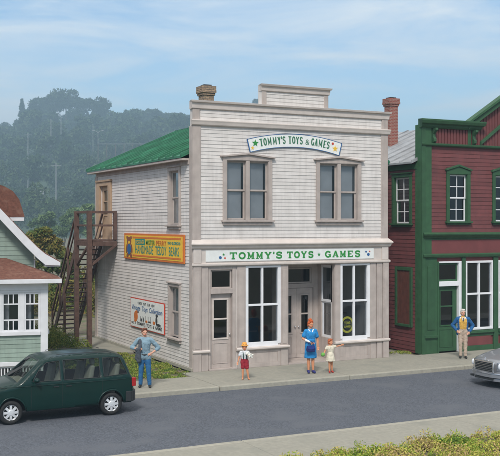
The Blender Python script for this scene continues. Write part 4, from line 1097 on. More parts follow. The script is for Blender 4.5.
def minihouse(u, v, d, lab, w_=3.2):
    d *= KD
    r = PX(u, d); z0 = hill(r, d)-.3; t = thing('hill_house', lab, 'house', W(r, d, z0), -YAW); h = ZV(v, d)-z0
    mb = MB(); mb.box(-w_/2, w_/2, -2, 2, 0, h-.9); mb.prism(lambda a, b, n: (a, n, b), [(-w_/2, h-.9), (w_/2, h-.9), (0, h)], -2, 2); mb.build('wall', 'palepole', t)
    mb = MB()
    for s_ in (-1, 1): mb.hexa([(0, -2.3, h), (s_*(w_/2+.3), -2.3, h-1.05), (s_*(w_/2+.3), 2.3, h-1.05), (0, 2.3, h), (0, -2.3, h+.15), (s_*(w_/2+.3), -2.3, h-.9), (s_*(w_/2+.3), 2.3, h-.9), (0, 2.3, h+.15)])
    mb.build('roof', 'greyroof', t)
    mb = MB(); mb.box(-.4, .4, -2.04, -2.0, h-2.6, h-1.3); mb.build('window', 'dark', t)
minihouse(40, 188, 150, 'tiny white house low on the hill among trees', 4.5)
# guard rail on the hill by the lamp
d = 188*KD; r0, r1 = PX(98, d), PX(150, d)
t = thing('guard_rail', 'long pale guard rail across the hill just above the green roof', 'rail', W(r0, d, 0), -YAW)
mb = MB(); mb.box(0, r1-r0, -.12, .12, ZV(144, d)-.15, ZV(144, d)+.25); mb.build('rail', mat('grey_rail', (.13, .14, .14), .8), t)
for i in range(7):
    mb = MB(); x = i*(r1-r0)/6; mb.box(x-.2, x+.2, .13, .5, hill(r0+x, d)-1, ZV(144, d)+.35); mb.build('post', 'bark', t)

# haze
mb = MB(); mb.box(-2100, 2100, -2100, 2100, -1.6, 168)
hz = mb.build('haze', 'dark'); hz['kind'] = 'stuff'; hz.data.materials.clear()
hm = bpy.data.materials.new('haze_air'); hm.use_nodes = True; n_ = hm.node_tree.nodes; n_.remove(n_['Principled BSDF'])
pv = n_.new('ShaderNodeVolumePrincipled'); pv.inputs['Color'].default_value = (*HAZE_COL, 1); pv.inputs['Density'].default_value = HAZE_D; pv.inputs['Anisotropy'].default_value = 0
hm.node_tree.links.new(pv.outputs[0], n_['Material Output'].inputs['Volume']); hz.data.materials.append(hm)

# ================================================================== vehicles
def inpoly(x, y, P):
    c = False; j = len(P)-1
    for i in range(len(P)):
        if (P[i][1] > y) != (P[j][1] > y) and x < (P[j][0]-P[i][0])*(y-P[i][1])/(P[j][1]-P[i][1])+P[i][0]: c = not c
        j = i
    return c
def resample(P, st=.05):
    o = []
    for i in range(len(P)):
        a, b = Vector(P[i]), Vector(P[(i+1) % len(P)]); n = max(1, int((b-a).length/st))
        o += [tuple(a+(b-a)*k/n) for k in range(n)]
    return o
def panel(mb, outline, holes, fmap, st=.05):
    vs_, es = [], []
    for P in [outline]+holes:
        Q = resample(P, st); k = len(vs_); vs_ += [Vector(q) for q in Q]; es += [(k+i, k+(i+1) % len(Q)) for i in range(len(Q))]
    x0, x1 = min(p[0] for p in outline), max(p[0] for p in outline); y0, y1 = min(p[1] for p in outline), max(p[1] for p in outline)
    bd = list(vs_); x = x0+st/2
    while x < x1:
        y = y0+st/2
        while y < y1:
            if inpoly(x, y, outline) and not any(inpoly(x, y, h) for h in holes) and all((abs(q.x-x)+abs(q.y-y)) > st*.6 for q in bd): vs_.append(Vector((x, y)))
            y += st
        x += st
    global VOID
    V, E_, Fc, *_ = delaunay_2d_cdt(vs_, es, [], 0, 1e-5)
    k = len(mb.v); mb.v += [fmap(v.x, v.y) for v in V]
    for f in Fc:
        cx_, cy_ = sum(V[i].x for i in f)/3, sum(V[i].y for i in f)/3
        if inpoly(cx_, cy_, outline) and not any(inpoly(cx_, cy_, h) for h in holes) and not any(math.hypot(cx_-q[0], cy_-q[1]) < q[2] for q in VOID): mb.f.append(tuple(k+i for i in f))
VOID = []
def arc(cx_, r, a0, a1, zc, k=12): return [(cx_+r*cos(a0+(a1-a0)*i/k), zc+r*sin(a0+(a1-a0)*i/k)) for i in range(k+1)]

def car(root, L_, W_, top, zb, tumble, sill, wheels, rw, wins, screens, paint, bowf=.12, bowr=.06, seats=()):
    def topz(x):
        for a, b in zip(top, top[1:]):
            if a[0] <= x <= b[0] and b[0] > a[0]: return a[1]+(b[1]-a[1])*(x-a[0])/(b[0]-a[0])
        return top[-1][1] if x > top[-1][0] else top[0][1]
    def hw(x, z, off=0):
        t = (x-L_/2)/(L_/2); w_ = W_/2*(1-.06*abs(t)**3)
        if z < .42: w_ -= (.42-z)*.16
        if z > zb: w_ -= (z-zb)*tumble
        w_ -= max(0, z-.62)*.03
        dz = topz(x)-z; rr = .085
        if dz < rr: q = 1-max(dz, 0)/rr; w_ -= rr*.9*(1-math.sqrt(max(0, 1-q*q)))
        return w_+off
    def bow(x, y):
        s_ = (abs(y)/(W_/2))**2.2
        if x < .9: x += bowf*s_*(1-x/.9)
        if x > L_-.7: x -= bowr*s_*(1-(L_-x)/.7)
        return x
    bot = []
    # outline: along the top front to rear, then back along the sill with arches
    ol = list(top)+[(L_-.02, sill+.05), (L_-.12, sill)]
    for wx in sorted(wheels, reverse=True): ol += [p for p in arc(wx, rw+.07, 0, pi, rw+.0, 14) if p[1] >= sill]
    ol += [(.12, sill), (.02, sill+.06)]
    parts = []
    body = MB(); VOID[:] = [(wx, rw, rw+.055) for wx in wheels]
    for s_ in (-1, 1): panel(body, ol, [w_ for w_ in wins], lambda x, z, s_=s_: (bow(x, hw(x, z)), s_*hw(x, z), z))
    VOID[:] = []
    # top skin
    fr = [-1, -.86, -.6, -.3, 0, .3, .6, .86, 1]
    tp = resample(list(top), .07); i_ = max(k for k, q in enumerate(tp) if (Vector(q)-Vector(top[-1])).length < 1e-3); tp = tp[:i_+1]; tp = [p for i, p in enumerate(tp) if i == 0 or (Vector(p)-Vector(tp[i-1])).length > 1e-4]
    gls = MB(); gls2 = MB()
    def row(p, off=0):
        w_ = hw(p[0], p[1]); cr = .035
        return [(bow(p[0], f*w_), f*w_, p[1]+cr*(1-f*f)+off) for f in fr]
    def isscreen(m_): return any(a <= m_[0] <= b for a, b in screens)
    for a, b in zip(tp, tp[1:]):
        m_ = ((a[0]+b[0])/2, (a[1]+b[1])/2); A, B = row(a), row(b); sc_ = isscreen(m_)
        for i in range(8):
            tgt = (gls if m_[0] < L_/2 else gls2) if sc_ and 1 <= i <= 6 else body
            tgt.face([A[i], B[i], B[i+1], A[i+1]])
    bo = body.build('body', paint, root, smooth=True)
    em = bo.modifiers.new('solid', 'SOLIDIFY'); em.thickness = .02; em.offset = -1
    gls.build('windscreen', 'carglass', root, smooth=True); gls2.build('rear_window', 'carglass', root, smooth=True)
    for s_ in (-1, 1):
        for w_ in wins:
            mb = MB(); panel(mb, w_, [], lambda x, z, s_=s_: (bow(x, hw(x, z)), s_*(hw(x, z)-.012), z), .08); o = mb.build('side_window', 'carglass', root, smooth=True)
            mb = MB(); Q = resample(w_, .08); mb.tube([(bow(x, hw(x, z)), s_*(hw(x, z)-.002), z) for x, z in Q+Q[:2]], .011, 5); mb.build('window_seal', 'blackpl', o, smooth=True)
    for wx in wheels:
        for s_ in (-1, 1):
            yw = s_*(W_/2-.12); wo = MB(); r = rw
            wo.lathe([(r*.66, -.10), (r*.86, -.105), (r*.97, -.08), (r, -.03), (r, .03), (r*.97, .08), (r*.86, .105), (r*.66, .10), (r*.6, .02), (r*.6, -.02), (r*.66, -.10)], (wx, yw, rw), 'y', 28, cap=False)
            whl = wo.build('wheel', 'rubber', root, smooth=True)
            rm = MB(); o_ = s_*.075
            rm.lathe([(r*.67, o_*1.1), (r*.60, o_*.9), (r*.56, o_*.55), (r*.55, o_*.5)], (wx, yw, rw), 'y', 28, cap=False)
            rm.lathe([(r*.30, o_*1.05), (r*.22, o_*1.3), (r*.001, o_*1.35)], (wx, yw, rw), 'y', 16)
            for k in range(8):
                a = 2*pi*k/8; c0 = Vector((wx+r*.24*cos(a), yw+o_*1.05, rw+r*.24*sin(a))); c1 = Vector((wx+r*.62*cos(a), yw+o_*.95, rw+r*.62*sin(a)))
                rm.bar(c0, c1, r*.20, .025, up=(0, 1, 0))
            rm.build('rim', 'alloy', whl)
            hb = MB(); hb.lathe([(r*.6, o_*.3), (r*.6, o_*.45), (.01, o_*.45)], (wx, yw, rw), 'y', 20); hb.build('brake_disc', 'blackpl', whl)
            lip = MB(); A = arc(wx, rw+.075, -.1, pi+.1, rw, 16)
            lip.tube([(bow(x, hw(x, z)), s_*(hw(x, max(z, sill))+.004), z) for x, z in A if z > sill-.02], .022, 6); lip.build('wheel_arch', paint, root, smooth=True)
    ub = MB(); x0 = .1
    ub.box(.15, L_-.15, -W_/2+.28, W_/2-.28, sill-.02, sill+.06)
    for wx in wheels: ub.box(wx-rw-.1, wx+rw+.1, -W_/2+.27, W_/2-.27, sill+.06, rw*2+.12)
    ub.build('underbody', 'dark', root)
    fl = MB(); fl.box(wheels[0]+rw+.12, L_-.2, -W_/2+.1, W_/2-.1, sill+.10, sill+.16); fl.build('cabin_floor', 'dark', root)
    for (sx, sy) in seats:
        mb = MB(); mb.box(sx, sx+.48, sy-.24, sy+.24, sill+.16, sill+.44); mb.hexa([(sx+.38, sy-.23, sill+.44), (sx+.54, sy-.23, sill+.44), (sx+.54, sy+.23, sill+.44), (sx+.38, sy+.23, sill+.44), (sx+.52, sy-.20, sill+1.0), (sx+.64, sy-.20, sill+1.0), (sx+.64, sy+.20, sill+1.0), (sx+.52, sy+.20, sill+1.0)])
        mb.box(sx+.55, sx+.65, sy-.12, sy+.12, sill+1.02, sill+1.18); mb.build('seat', 'seat', root, bevel=.04)
    return hw, bow
def ubumper(root, hw, bow, x0, x1, z0, z1, m, off=.025, th=.09, name='bumper'):
    zm = (z0+z1)/2; n = 10; rear = x1 > 2
    path = []
    w0 = hw(x0 if rear else x1, zm, off)
    ends = x0 if rear else x1; tip = x1 if rear else x0
    P = [(ends, -1), ((ends+tip)/2, -1), (tip+(-.10 if rear else .10), -.985), (tip+(-.03 if rear else .03), -.93), (tip, -.8), (tip, -.4), (tip, 0), (tip, .4), (tip, .8), (tip+(-.03 if rear else .03), .93), (tip+(-.10 if rear else .10), .985), ((ends+tip)/2, 1), (ends, 1)]
    outer = [(bow(x, f*hw(x, zm)), f*hw(x, zm, off)) for x, f in P]
    inner = [(x+(-th if rear else th)*(1 if abs(f) < .97 else .0), y*(1-th/.9)) for (x, y), (_, f) in zip(outer, P)]
    mb = MB(); G = lambda u, v, n: (u, v, n)
    for i in range(len(outer)-1):
        a, b, c_, d_ = outer[i], outer[i+1], inner[i+1], inner[i]
        mb.hexa([(*a, z0), (*b, z0), (*c_, z0), (*d_, z0), (*a, z1), (*b, z1), (*c_, z1), (*d_, z1)])
    return mb.build(name, m, root, bevel=.012)

# minivan
vn = thing('minivan', 'dark green minivan with silver wheels parked at the far kerb', 'minivan', (-7.99, -4.13, -.13))
vtop = [(.0, .45), (.0, .60), (.03, .76), (.14, .84), (.5, .91), (.98, .98), (1.08, 1.01), (1.58, 1.44), (1.70, 1.53), (1.9, 1.58), (2.5, 1.615), (3.2, 1.61), (3.7, 1.57), (3.86, 1.52), (3.94, 1.42), (4.10, 1.02), (4.16, .92), (4.19, .62), (4.19, .45)]
vw = [[(1.42, 1.03), (2.14, 1.02), (2.14, 1.50), (1.80, 1.47), (1.62, 1.33)], [(2.24, 1.02), (3.20, 1.02), (3.20, 1.505), (2.24, 1.51)], [(3.30, 1.03), (3.98, 1.06), (3.96, 1.12), (3.80, 1.46), (3.72, 1.49), (3.30, 1.50)]]
hw, bow = car(vn, 4.2, 1.74, vtop, .99, .30, .30, (.88, 3.50), .30, vw, ((1.1, 1.62), (3.93, 4.11)), 'vanpaint', seats=((1.7, -.42), (1.7, .42), (2.5, -.42), (2.5, .42), (3.2, -.4), (3.2, .4)))
ubumper(vn, hw, bow, 3.93, 4.27, .33, .60, 'blackpl'); ubumper(vn, hw, bow, -.06, .42, .30, .56, 'blackpl')
for s_ in (-1, 1):
    mb = MB(); mb.tube([(x, s_*(hw(x, .93)+.004), .93) for x in [i*.2+.5 for i in range(18)] if x < 4.05], .009, 5); mb.build('body_moulding', 'vanpaint', vn)
    mb = MB(); mb.ball((1.50, s_*(.97), 1.08), (.07, .10, .065), rot=None); mb.tube([(1.5, s_*.84, 1.04), (1.5, s_*.95, 1.06)], .02, 6); mb.build('mirror', 'vanpaint', vn, smooth=True)
    for x in (2.02, 2.35):
        mb = MB(); y = hw(x, .88); mb.box(x-.07, x+.07, s_*y-.012, s_*y+.018 if s_ > 0 else s_*y+.012, .86, .885); mb.box(x-.07, x+.07, min(s_*y, s_*(y+.02)), max(s_*y, s_*(y+.02)), .86, .885); mb.build('door_handle', 'blackpl', vn)
    for x in (1.38, 2.19, 3.25):
        mb = MB(); mb.tube([(x, s_*(hw(x, z)+.0015), z) for z in (.36, .5, .62, .8, .98)], .005, 4); mb.build('door_seam', 'blackpl', vn)
    mb = MB(); a = hw(4.1, .8); mb.box(4.07, 4.185, min(s_*(a-.13), s_*(a+.004)), max(s_*(a-.13), s_*(a+.004)), .72, .94); mb.build('tail_light', 'redlens', vn, bevel=.01)
    mb = MB(); a = hw(.1, .7); mb.box(.0, .16, min(s_*(a-.34), s_*(a-.04)), max(s_*(a-.34), s_*(a-.04)), .60, .74); mb.build('headlight', 'lens', vn, bevel=.02)
mb = MB(); mb.box(-.03, .02, -.45, .45, .60, .74); mb.build('grille', 'blackpl', vn, bevel=.01)
mb = MB()
for s_ in (-1, 1): mb.tube([(2.1, s_*.52, 1.63), (2.2, s_*.52, 1.645), (3.5, s_*.52, 1.635), (3.6, s_*.52, 1.60)], .009, 5)
mb.each('roof_rail', 'blackpl', vn)
mb = MB(); mb.box(1.15, 1.45, -.7, .7, .78, .98); mb.build('dashboard', 'seat', vn, bevel=.03)

# sedan
sd_ = thing('sedan', 'silver sedan with dark grille entering from the right edge', 'car', (7.16, -6.02, -.13)); sd_.scale = (1, 1, 1.09)
stop = [(.0, .38), (.0, .58), (.04, .70), (.14, .76), (.6, .84), (1.35, .95), (1.5, .98), (2.15, 1.38), (2.4, 1.44), (3.1, 1.44), (3.35, 1.38), (3.95, 1.06), (4.7, 1.01), (4.84, .9), (4.88, .5), (4.88, .38)]
sw = [[(1.80, 1.0), (2.72, 1.0), (2.72, 1.36), (2.38, 1.36)], [(2.80, 1.0), (3.68, 1.02), (3.28, 1.33), (2.80, 1.37)]]
hw, bow = car(sd_, 4.9, 1.80, stop, .96, .42, .24, (.92, 3.85), .32, sw, ((1.5, 2.2), (3.35, 3.95)), 'silver', bowf=.28, seats=((2.2, -.4), (2.2, .4), (3.0, 0)))
ubumper(sd_, hw, bow, -.09, .50, .30, .44, 'silver', off=.02); ubumper(sd_, hw, bow, 4.5, 4.95, .34, .56, 'silver')
ubumper(sd_, hw, bow, -.05, .45, .20, .28, 'silver', off=.0, name='front_apron')
ubumper(sd_, hw, bow, -.105, .30, .40, .425, 'chrome', off=.03, name='chrome_strip')
gr = MB(); gr.box(-.045, -.01, -.39, .39, .46, .73); go = gr.build('grille', 'blackpl', sd_, bevel=.01)
gr = MB()
for (y0, y1, z0, z1) in ((-.44, .44, .71, .76), (-.40, .40, .435, .47), (-.44, -.385, .445, .735), (.385, .44, .445, .735)): gr.box(-.075, -.02, y0, y1, z0, z1)
gr.build('grille_frame', 'chrome', go, bevel=.01)
gr = MB()
for i in range(5): gr.box(-.062, -.045, -.38, .38, .498+i*.045, .504+i*.045)
gr.build('grille_bars', 'chrome', go)
for s_ in (-1, 1):
    mb = MB(); G = lambda y, z, n, s_=s_: (bow(.02, y)-n, s_*y, z)
    P = [(.46, .50), (.84, .52), (.86, .64), (.80, .715), (.47, .735)]
    k = len(mb.v)
    mb.prism(lambda y, z, n, s_=s_: (bow(-.01, y)+.03-n, s_*y, z), P, 0, .05); ho = mb.build('headlight', 'chrome', sd_, bevel=.01)
    for yy in (.565, .735):
        mb = MB(); mb.ball((bow(-.01, yy)-.01, s_*yy, .625), (.05, .072, .085)); mb.build('lamp', 'lens', ho, smooth=True)
    mb = MB(); mb.box(bow(-.02, .66)-.05, bow(-.02, .66)+.02, min(s_*.55, s_*.78), max(s_*.55, s_*.78), .225, .275); mb.build('fog_lamp', 'blackpl', sd_)
    mb = MB(); mb.ball((1.95, s_*1.02, 1.02), (.07, .10, .06)); mb.tube([(1.95, s_*.86, .99), (1.95, s_*1.0, 1.0)], .02, 6); mb.build('mirror', 'silver', sd_, smooth=True)
    mb = MB(); mb.box(4.78, 4.90, min(s_*.5, s_*.82), max(s_*.5, s_*.82), .66, .86); mb.build('tail_light', 'redlens', sd_, bevel=.01)
mb = MB(); mb.box(-.06, -.02, -.40, .40, .235, .285); mb.build('air_intake', 'blackpl', sd_)
mb = MB(); mb.bar((-.02, 0, .77), (.01, 0, .84), .015, .05); mb.build('hood_ornament', 'chrome', sd_)

# ================================================================== people
SK = lambda n, c: mat(n, c, .6, .05, 10)
M['skin'] = SK('skin', (.62, .33, .22)); M['skin2'] = SK('tanned_skin', (.62, .27, .14))
def blob(mb_, name, m, parent, vox=.008, it=4):
    o = mb_.build(name, m, parent)
    r = o.modifiers.new('remesh', 'REMESH'); r.mode = 'VOXEL'; r.voxel_size = vox; r.use_smooth_shade = True
    s_ = o.modifiers.new('smooth', 'SMOOTH'); s_.factor = .5; s_.iterations = it
    if name not in ('body', 'shoe', 'collar', 'cuff') or parent.name.startswith(('soft', 'jacket')):
        tx = bpy.data.textures.get('folds') or bpy.data.textures.new('folds', 'CLOUDS'); tx.noise_scale = .075; tx.noise_depth = 2
        if name == 'hair': tx = bpy.data.textures.get('locks') or bpy.data.textures.new('locks', 'CLOUDS'); tx.noise_scale = .022
        dm_ = o.modifiers.new('folds', 'DISPLACE'); dm_.texture = tx; dm_.strength = .024 if name != 'hair' else .016; dm_.mid_level = .32
    return o
def v(*a): return Vector(a)
def hand(mb, w, dr, H, side, grip=.3, palm=None):
    """palm, four unequal bent fingers and a thumb from the wrist w along dr"""
    dr = Vector(dr).normalized(); up = Vector(palm or (0, -1, 0)); sd_ = dr.cross(up).normalized(); up = sd_.cross(dr).normalized()
    s_ = H/1.75; pc = w+dr*.045*s_
    rot = Matrix((sd_, dr, up)).transposed()
    mb.ball(pc, (.036*s_, .05*s_, .018*s_), 12, 8, rot)
    for i, (o_, ln) in enumerate(((-.027, .062), (-.009, .072), (.009, .068), (.026, .054))):
        a = w+dr*.08*s_+sd_*o_*s_; b = a+(dr*(1-grip*.5)+up*grip*.6).normalized()*ln*.5*s_; c_ = b+(dr*(1-grip)+up*grip*1.2).normalized()*ln*.5*s_
        mb.cap(a, .0095*s_, b, .009*s_, 8); mb.cap(b, .009*s_, c_, .0075*s_, 8)
    a = w+dr*.03*s_+sd_*side*.028*s_; b = a+(dr*.6+sd_*side*.7+up*.2).normalized()*.035*s_; mb.cap(a, .012*s_, b, .010*s_, 8); mb.cap(b, .010*s_, b+(dr+up*.3).normalized()*.03*s_, .008*s_, 8)

def person(label, cat, loc, rz, H, J, build=1.0, skin='skin', head_turn=0, vox=.008, child=False, group=None):
    """J: joints as fractions of H; x to the viewer's right, -y to the front. Returns root and absolute joints"""
    t = thing('person', label, cat, loc, rz, group)
    P = {k: Vector(q)*H for k, q in J.items()}
    hs = H*(1.28 if child else 1.0); b = build*H
    mb = MB(); hc = P['head']; Rz = Matrix.Rotation(head_turn, 3, 'Z')
    def hp(x, y, z): return hc+Rz @ Vector((x, y, z))*hs
    mb.ball(hc+v(0, .004, .012)*hs, (.044*hs, .054*hs, .058*hs), 16, 12, Rz)
    mb.cap(hp(0, -.014, -.018), .040*hs, hp(0, -.020, -.040), .028*hs)
    mb.cap(hp(0, -.050, .004), .008*hs, hp(0, -.060, -.014), .0095*hs, 8)     # nose
    mb.cap(hp(-.018, -.048, -.036), .007*hs, hp(.018, -.048, -.036), .007*hs, 8)  # lips
    mb.cap(hp(-.024, -.042, .014), .009*hs, hp(.024, -.042, .014), .009*hs, 8)    # brow
    for s_ in (-1, 1):
        mb.ball(hp(s_*.045, .004, -.004), (.009*hs, .014*hs, .018*hs), 8, 6, Rz)
    mb.cap(P['head']+v(0, .012, -.02)*H, .030*b, P['neck'], .034*b)
    mb.cap(P['neck'], .036*b, P['chest'], .072*b)
    for s_, S in ((-1, 'L'), (1, 'R')):
        mb.cap(P['neck']+v(0, 0, -.01)*H, .030*b, P['sh'+S], .032*b)
        mb.cap(P['chest']+v(s_*.03, 0, 0)*H, .066*b, P['waist']+v(s_*.018, 0, 0)*H, .056*b)
        mb.cap(P['waist']+v(s_*.018, 0, 0)*H, .056*b, P['hip'+S]+v(0, 0, .015)*H, .062*b)
        mb.cap(P['sh'+S], .031*b, P['el'+S], .023*b); mb.cap(P['el'+S], .023*b, P['wr'+S], .015*b)
        mb.cap(P['hip'+S], .056*b, P['kn'+S], .033*b); mb.cap(P['kn'+S], .033*b, P['kn'+S]*.6+P['an'+S]*.4+v(0, .006, 0)*H, .032*b); mb.cap(P['kn'+S]*.6+P['an'+S]*.4+v(0, .006, 0)*H, .031*b, P['an'+S], .019*b)
        mb.cap(P['an'+S]+v(0, .012, -.022)*H, .017*b, P['an'+S]+v(s_*.012, -.055, -.026)*H, .013*b)
        hand(mb, P['wr'+S], J.get('hd'+S) or (P['wr'+S]-P['el'+S]), H*(1.15 if child else 1), -s_, .45)
    body = blob(mb, 'body', skin, t, vox)
    for s_ in (-1, 1):
        e = MB(); e.ball(hp(s_*.019, -.0475, .003), (.0075*hs, .004*hs, .0045*hs), 8, 6, Rz); e.build('eye', 'signblack', t, smooth=True)
    e = MB(); e.cap(hp(-.013, -.0555, -.036), .0035*hs, hp(.013, -.0555, -.036), .0035*hs, 6); e.build('mouth', 'signred', t, smooth=True)
    return t, P, hp, hs, Rz
def shoes(t, P, H, m, b=1):
    for s_, S in ((-1, 'L'), (1, 'R')):
        a = P['an'+S]; mb = MB(); mb.cap(a+v(0, .016, -.016)*H, .024*H*b, a+v(s_*.014, -.062, -.022)*H, .021*H*b); mb.cap(a+v(0, .01, .0)*H, .023*H*b, a+v(s_*.008, -.03, -.014)*H, .022*H*b)
        blob(mb, 'shoe', m, t, .008)
def trousers(t, P, H, m, b=1, vox=.009, to='an', loose=1.0, name='trousers'):
    mb = MB()
    for s_, S in ((-1, 'L'), (1, 'R')):
        mb.cap(P['waist']+v(s_*.018, 0, -.008)*H, .066*H*min(1, b*1.06), P['hip'+S]+v(0, 0, .01)*H, .068*H*b)
        if to == 'an':
            mb.cap(P['hip'+S], .064*H*b, P['kn'+S], .044*H*b*loose); mb.cap(P['kn'+S], .044*H*b*loose, P['an'+S]+v(0, .004, .012)*H, .034*H*b*loose)
        else:
            q = P['hip'+S]*.38+P['kn'+S]*.62; mb.cap(P['hip'+S], .066*H*b, q, .056*H*b)
    return blob(mb, name, m, t, vox)
def shirt(t, P, H, m, b=1, sleeve='long', vox=.009, name='shirt', low=.0, add=0, chest=1.0):
    mb = MB(); e = .008+add
    mb.cap(P['neck']+v(0, .002, -.012)*H, (.036+e)*H*b, P['chest'], (.072+e)*H*b)
    for s_, S in ((-1, 'L'), (1, 'R')):
        if sleeve: mb.cap(P['neck']+v(0, 0, -.016)*H, (.030+e)*H*b, P['sh'+S], (.031+e)*H*b)
        mb.cap(P['chest']+v(s_*.03, 0, 0)*H, (.064+e)*H*b*chest, P['waist']+v(s_*.02, 0, low)*H, (.056+e)*H*b)
        if low < 0: mb.cap(P['waist']+v(s_*.02, 0, 0)*H, (.056+e)*H*b, P['hip'+S]+v(0, 0, -.01)*H, (.062+e)*H*b)
        if sleeve == 'long': mb.cap(P['sh'+S], (.031+e)*H*b, P['el'+S], (.025+e)*H*b); mb.cap(P['el'+S], (.025+e)*H*b, P['el'+S]*.12+P['wr'+S]*.88, (.016+e)*H*b)
        elif sleeve == 'rolled': mb.cap(P['sh'+S], (.031+e)*H*b, P['el'+S], (.025+e)*H*b); mb.cap(P['el'+S], (.025+e)*H*b, P['el'+S]*.65+P['wr'+S]*.35, (.024+e)*H*b)
        elif sleeve: mb.cap(P['sh'+S], (.031+e)*H*b, P['sh'+S]*.45+P['el'+S]*.55, (.034+e)*H*b)
    return blob(mb, name, m, t, vox)
def hair(t, hp, hs, Rz, m, style='short'):
    mb = MB()
    mb.ball(hp(0, .012, .026), (.050*hs, .056*hs, .050*hs), 16, 10, Rz); mb.ball(hp(0, .030, .0), (.046*hs, .034*hs, .055*hs), 14, 10, Rz)
    mb.cap(hp(-.025, -.030, .056), .016*hs, hp(.022, -.028, .060), .017*hs, 8)
    for s_ in (-1, 1): mb.cap(hp(s_*.042, -.006, .03), .013*hs, hp(s_*.044, .008, .004), .010*hs, 8)
    if style == 'bun': mb.ball(hp(0, .016, .082), (.036*hs, .036*hs, .03*hs)); mb.cap(hp(-.04, .01, .03), .022*hs, hp(-.042, .02, -.02), .016*hs); mb.cap(hp(.04, .01, .03), .022*hs, hp(.042, .02, -.02), .016*hs)
    if style == 'long': mb.cap(hp(-.038, .012, .02), .022*hs, hp(-.04, .024, -.035), .018*hs); mb.cap(hp(.038, .012, .02), .022*hs, hp(.04, .024, -.035), .018*hs)
    return blob(mb, 'hair', m, t, .006, 2)
BASE = dict(head=(0, -.005, .93), neck=(0, .005, .835), chest=(0, .0, .745), waist=(0, 0, .62), shL=(-.105, 0, .80), shR=(.105, 0, .80),
            elL=(-.135, .02, .635), elR=(.135, .02, .635), wrL=(-.14, -.03, .50), wrR=(.14, -.03, .50), hipL=(-.046, 0, .52), hipR=(.046, 0, .52),
            knL=(-.055, -.01, .285), knR=(.055, -.01, .285), anL=(-.06, 0, .045), anR=(.06, 0, .045))
CH = dict(BASE, head=(0, -.005, .905), neck=(0, .005, .80), chest=(0, 0, .715), waist=(0, 0, .60), shL=(-.10, 0, .765), shR=(.10, 0, .765), hipL=(-.046, 0, .49), hipR=(.046, 0, .49), knL=(-.05, -.01, .27), knR=(.05, -.01, .27))
def fab(n, c): return mat(n, c, .85, .12, 14, .2, 60)
def held(loc, deg, q): return tuple(Vector(loc)+Matrix.Rotation(R(deg), 3, 'Z') @ Vector(q))
# man by the minivan
J = dict(BASE, elR=(.235, .03, .665), wrR=(.125, -.045, .585), elL=(-.215, .01, .675), wrL=(-.105, -.10, .655), hdR=(-.8, -.2, -.35), hdL=(.9, -.2, .1), anL=(-.07, 0, .045), anR=(.085, -.03, .045), knL=(-.06, -.01, .285), knR=(.068, -.025, .285))
t, P, hp, hs, Rz = person('man in pale blue shirt and jeans with hand on hip beside the minivan', 'man', (-2.47, -2.05, 0), R(-24), 1.77, J, head_turn=R(14), build=1.02)
shirt(t, P, 1.77, fab('pale_blue_shirt', (.20, .30, .36)), sleeve='rolled', low=-.004, chest=1.08); trousers(t, P, 1.77, fab('blue_jeans', (.022, .115, .26)), b=.92)
shoes(t, P, 1.77, 'blackpl'); hair(t, hp, hs, Rz, fab('auburn_hair', (.16, .055, .03)))
mb = MB(); mb.tube([P['waist']+v(cos(a)*.084, sin(a)*.070, -.060)*1.77 for a in [2*pi*i/20 for i in range(21)]], .018, 6); mb.build('belt', 'blackpl', t, smooth=True)
mb = MB(); mb.cap(P['neck']+v(-.02, -.045, -.05)*1.77, .012, P['neck']+v(0, -.05, -.085)*1.77, .010); mb.cap(P['neck']+v(.02, -.045, -.05)*1.77, .012, P['neck']+v(0, -.05, -.085)*1.77, .010); mb.build('collar_opening', 'skin', t, smooth=True)
jk = thing('jacket', 'dark grey jacket hanging from the arm of the man by the minivan', 'jacket', held((-2.47, -2.05, 0), -24, (-.19, -.17, 1.12)), R(-24))
mb = MB(); mb.cap((-.03, 0, .02), .055, (.05, -.0, .05), .055); mb.cap((.02, .0, .0), .055, (.03, .02, -.30), .07); mb.cap((-.02, .02, .0), .05, (-.04, .03, -.24), .05); mb.cap((.06, .01, .06), .05, (.06, .09, .28), .05)
blob(mb, 'cloth', fab('charcoal_cloth', (.06, .07, .085)), jk, .01)
# boy
J = dict(CH, elR=(.15, -.02, .64), wrR=(.10, -.13, .67), elL=(-.15, .0, .63), wrL=(-.19, -.04, .50), hdR=(-.1, -.5, .3), anR=(.11, -.02, .045), knR=(.075, -.02, .26), anL=(-.05, 0, .045))
t, P, hp, hs, Rz = person('small boy in orange hat and red shorts standing before the single shop door', 'boy', (.82, -2.15, 0), R(-20), 1.12, J, skin='skin2', child=True, vox=.006)
shirt(t, P, 1.12, fab('white_shirt', (.62, .64, .66)), sleeve='short', vox=.007, b=1.05); trousers(t, P, 1.12, fab('red_shorts', (.30, .015, .03)), to='k', vox=.007, name='shorts', b=1.05)
hair(t, hp, hs, Rz, fab('sandy_hair', (.35, .2, .08)))
shoes(t, P, 1.12, M['skin2'])
mb = MB(); mb.lathe([(.012, .098), (.050, .094), (.058, .07), (.064, .045), (.088, .036), (.09, .028), (.06, .024)], (0, 0, 0), 'z', 20)
for i, q in enumerate(mb.v): mb.v[i] = tuple(hp(q[0]*.9, q[1]*.9+.01, q[2]+.012))
mb.build('hat', fab('orange_hat', (.75, .33, .06)), t, smooth=True)
for s_ in (-1, 1):
    mb = MB(); H = 1.12; mb.tube([P['waist']+v(s_*.04, -.073, -.02)*H, P['chest']+v(s_*.045, -.088, 0)*H, P['neck']+v(s_*.05, -.05, -.02)*H, P['neck']+v(s_*.05, .03, -.0)*H], .014, 6); mb.build('brace', fab('dark_green_strap', (.03, .07, .06)), t, smooth=True)
ty = thing('soft_toy', 'white soft toy held under the arm of the boy in red shorts', 'toy', held((.82, -2.15, 0), -20, (.15, -.19, .78)), R(-20))
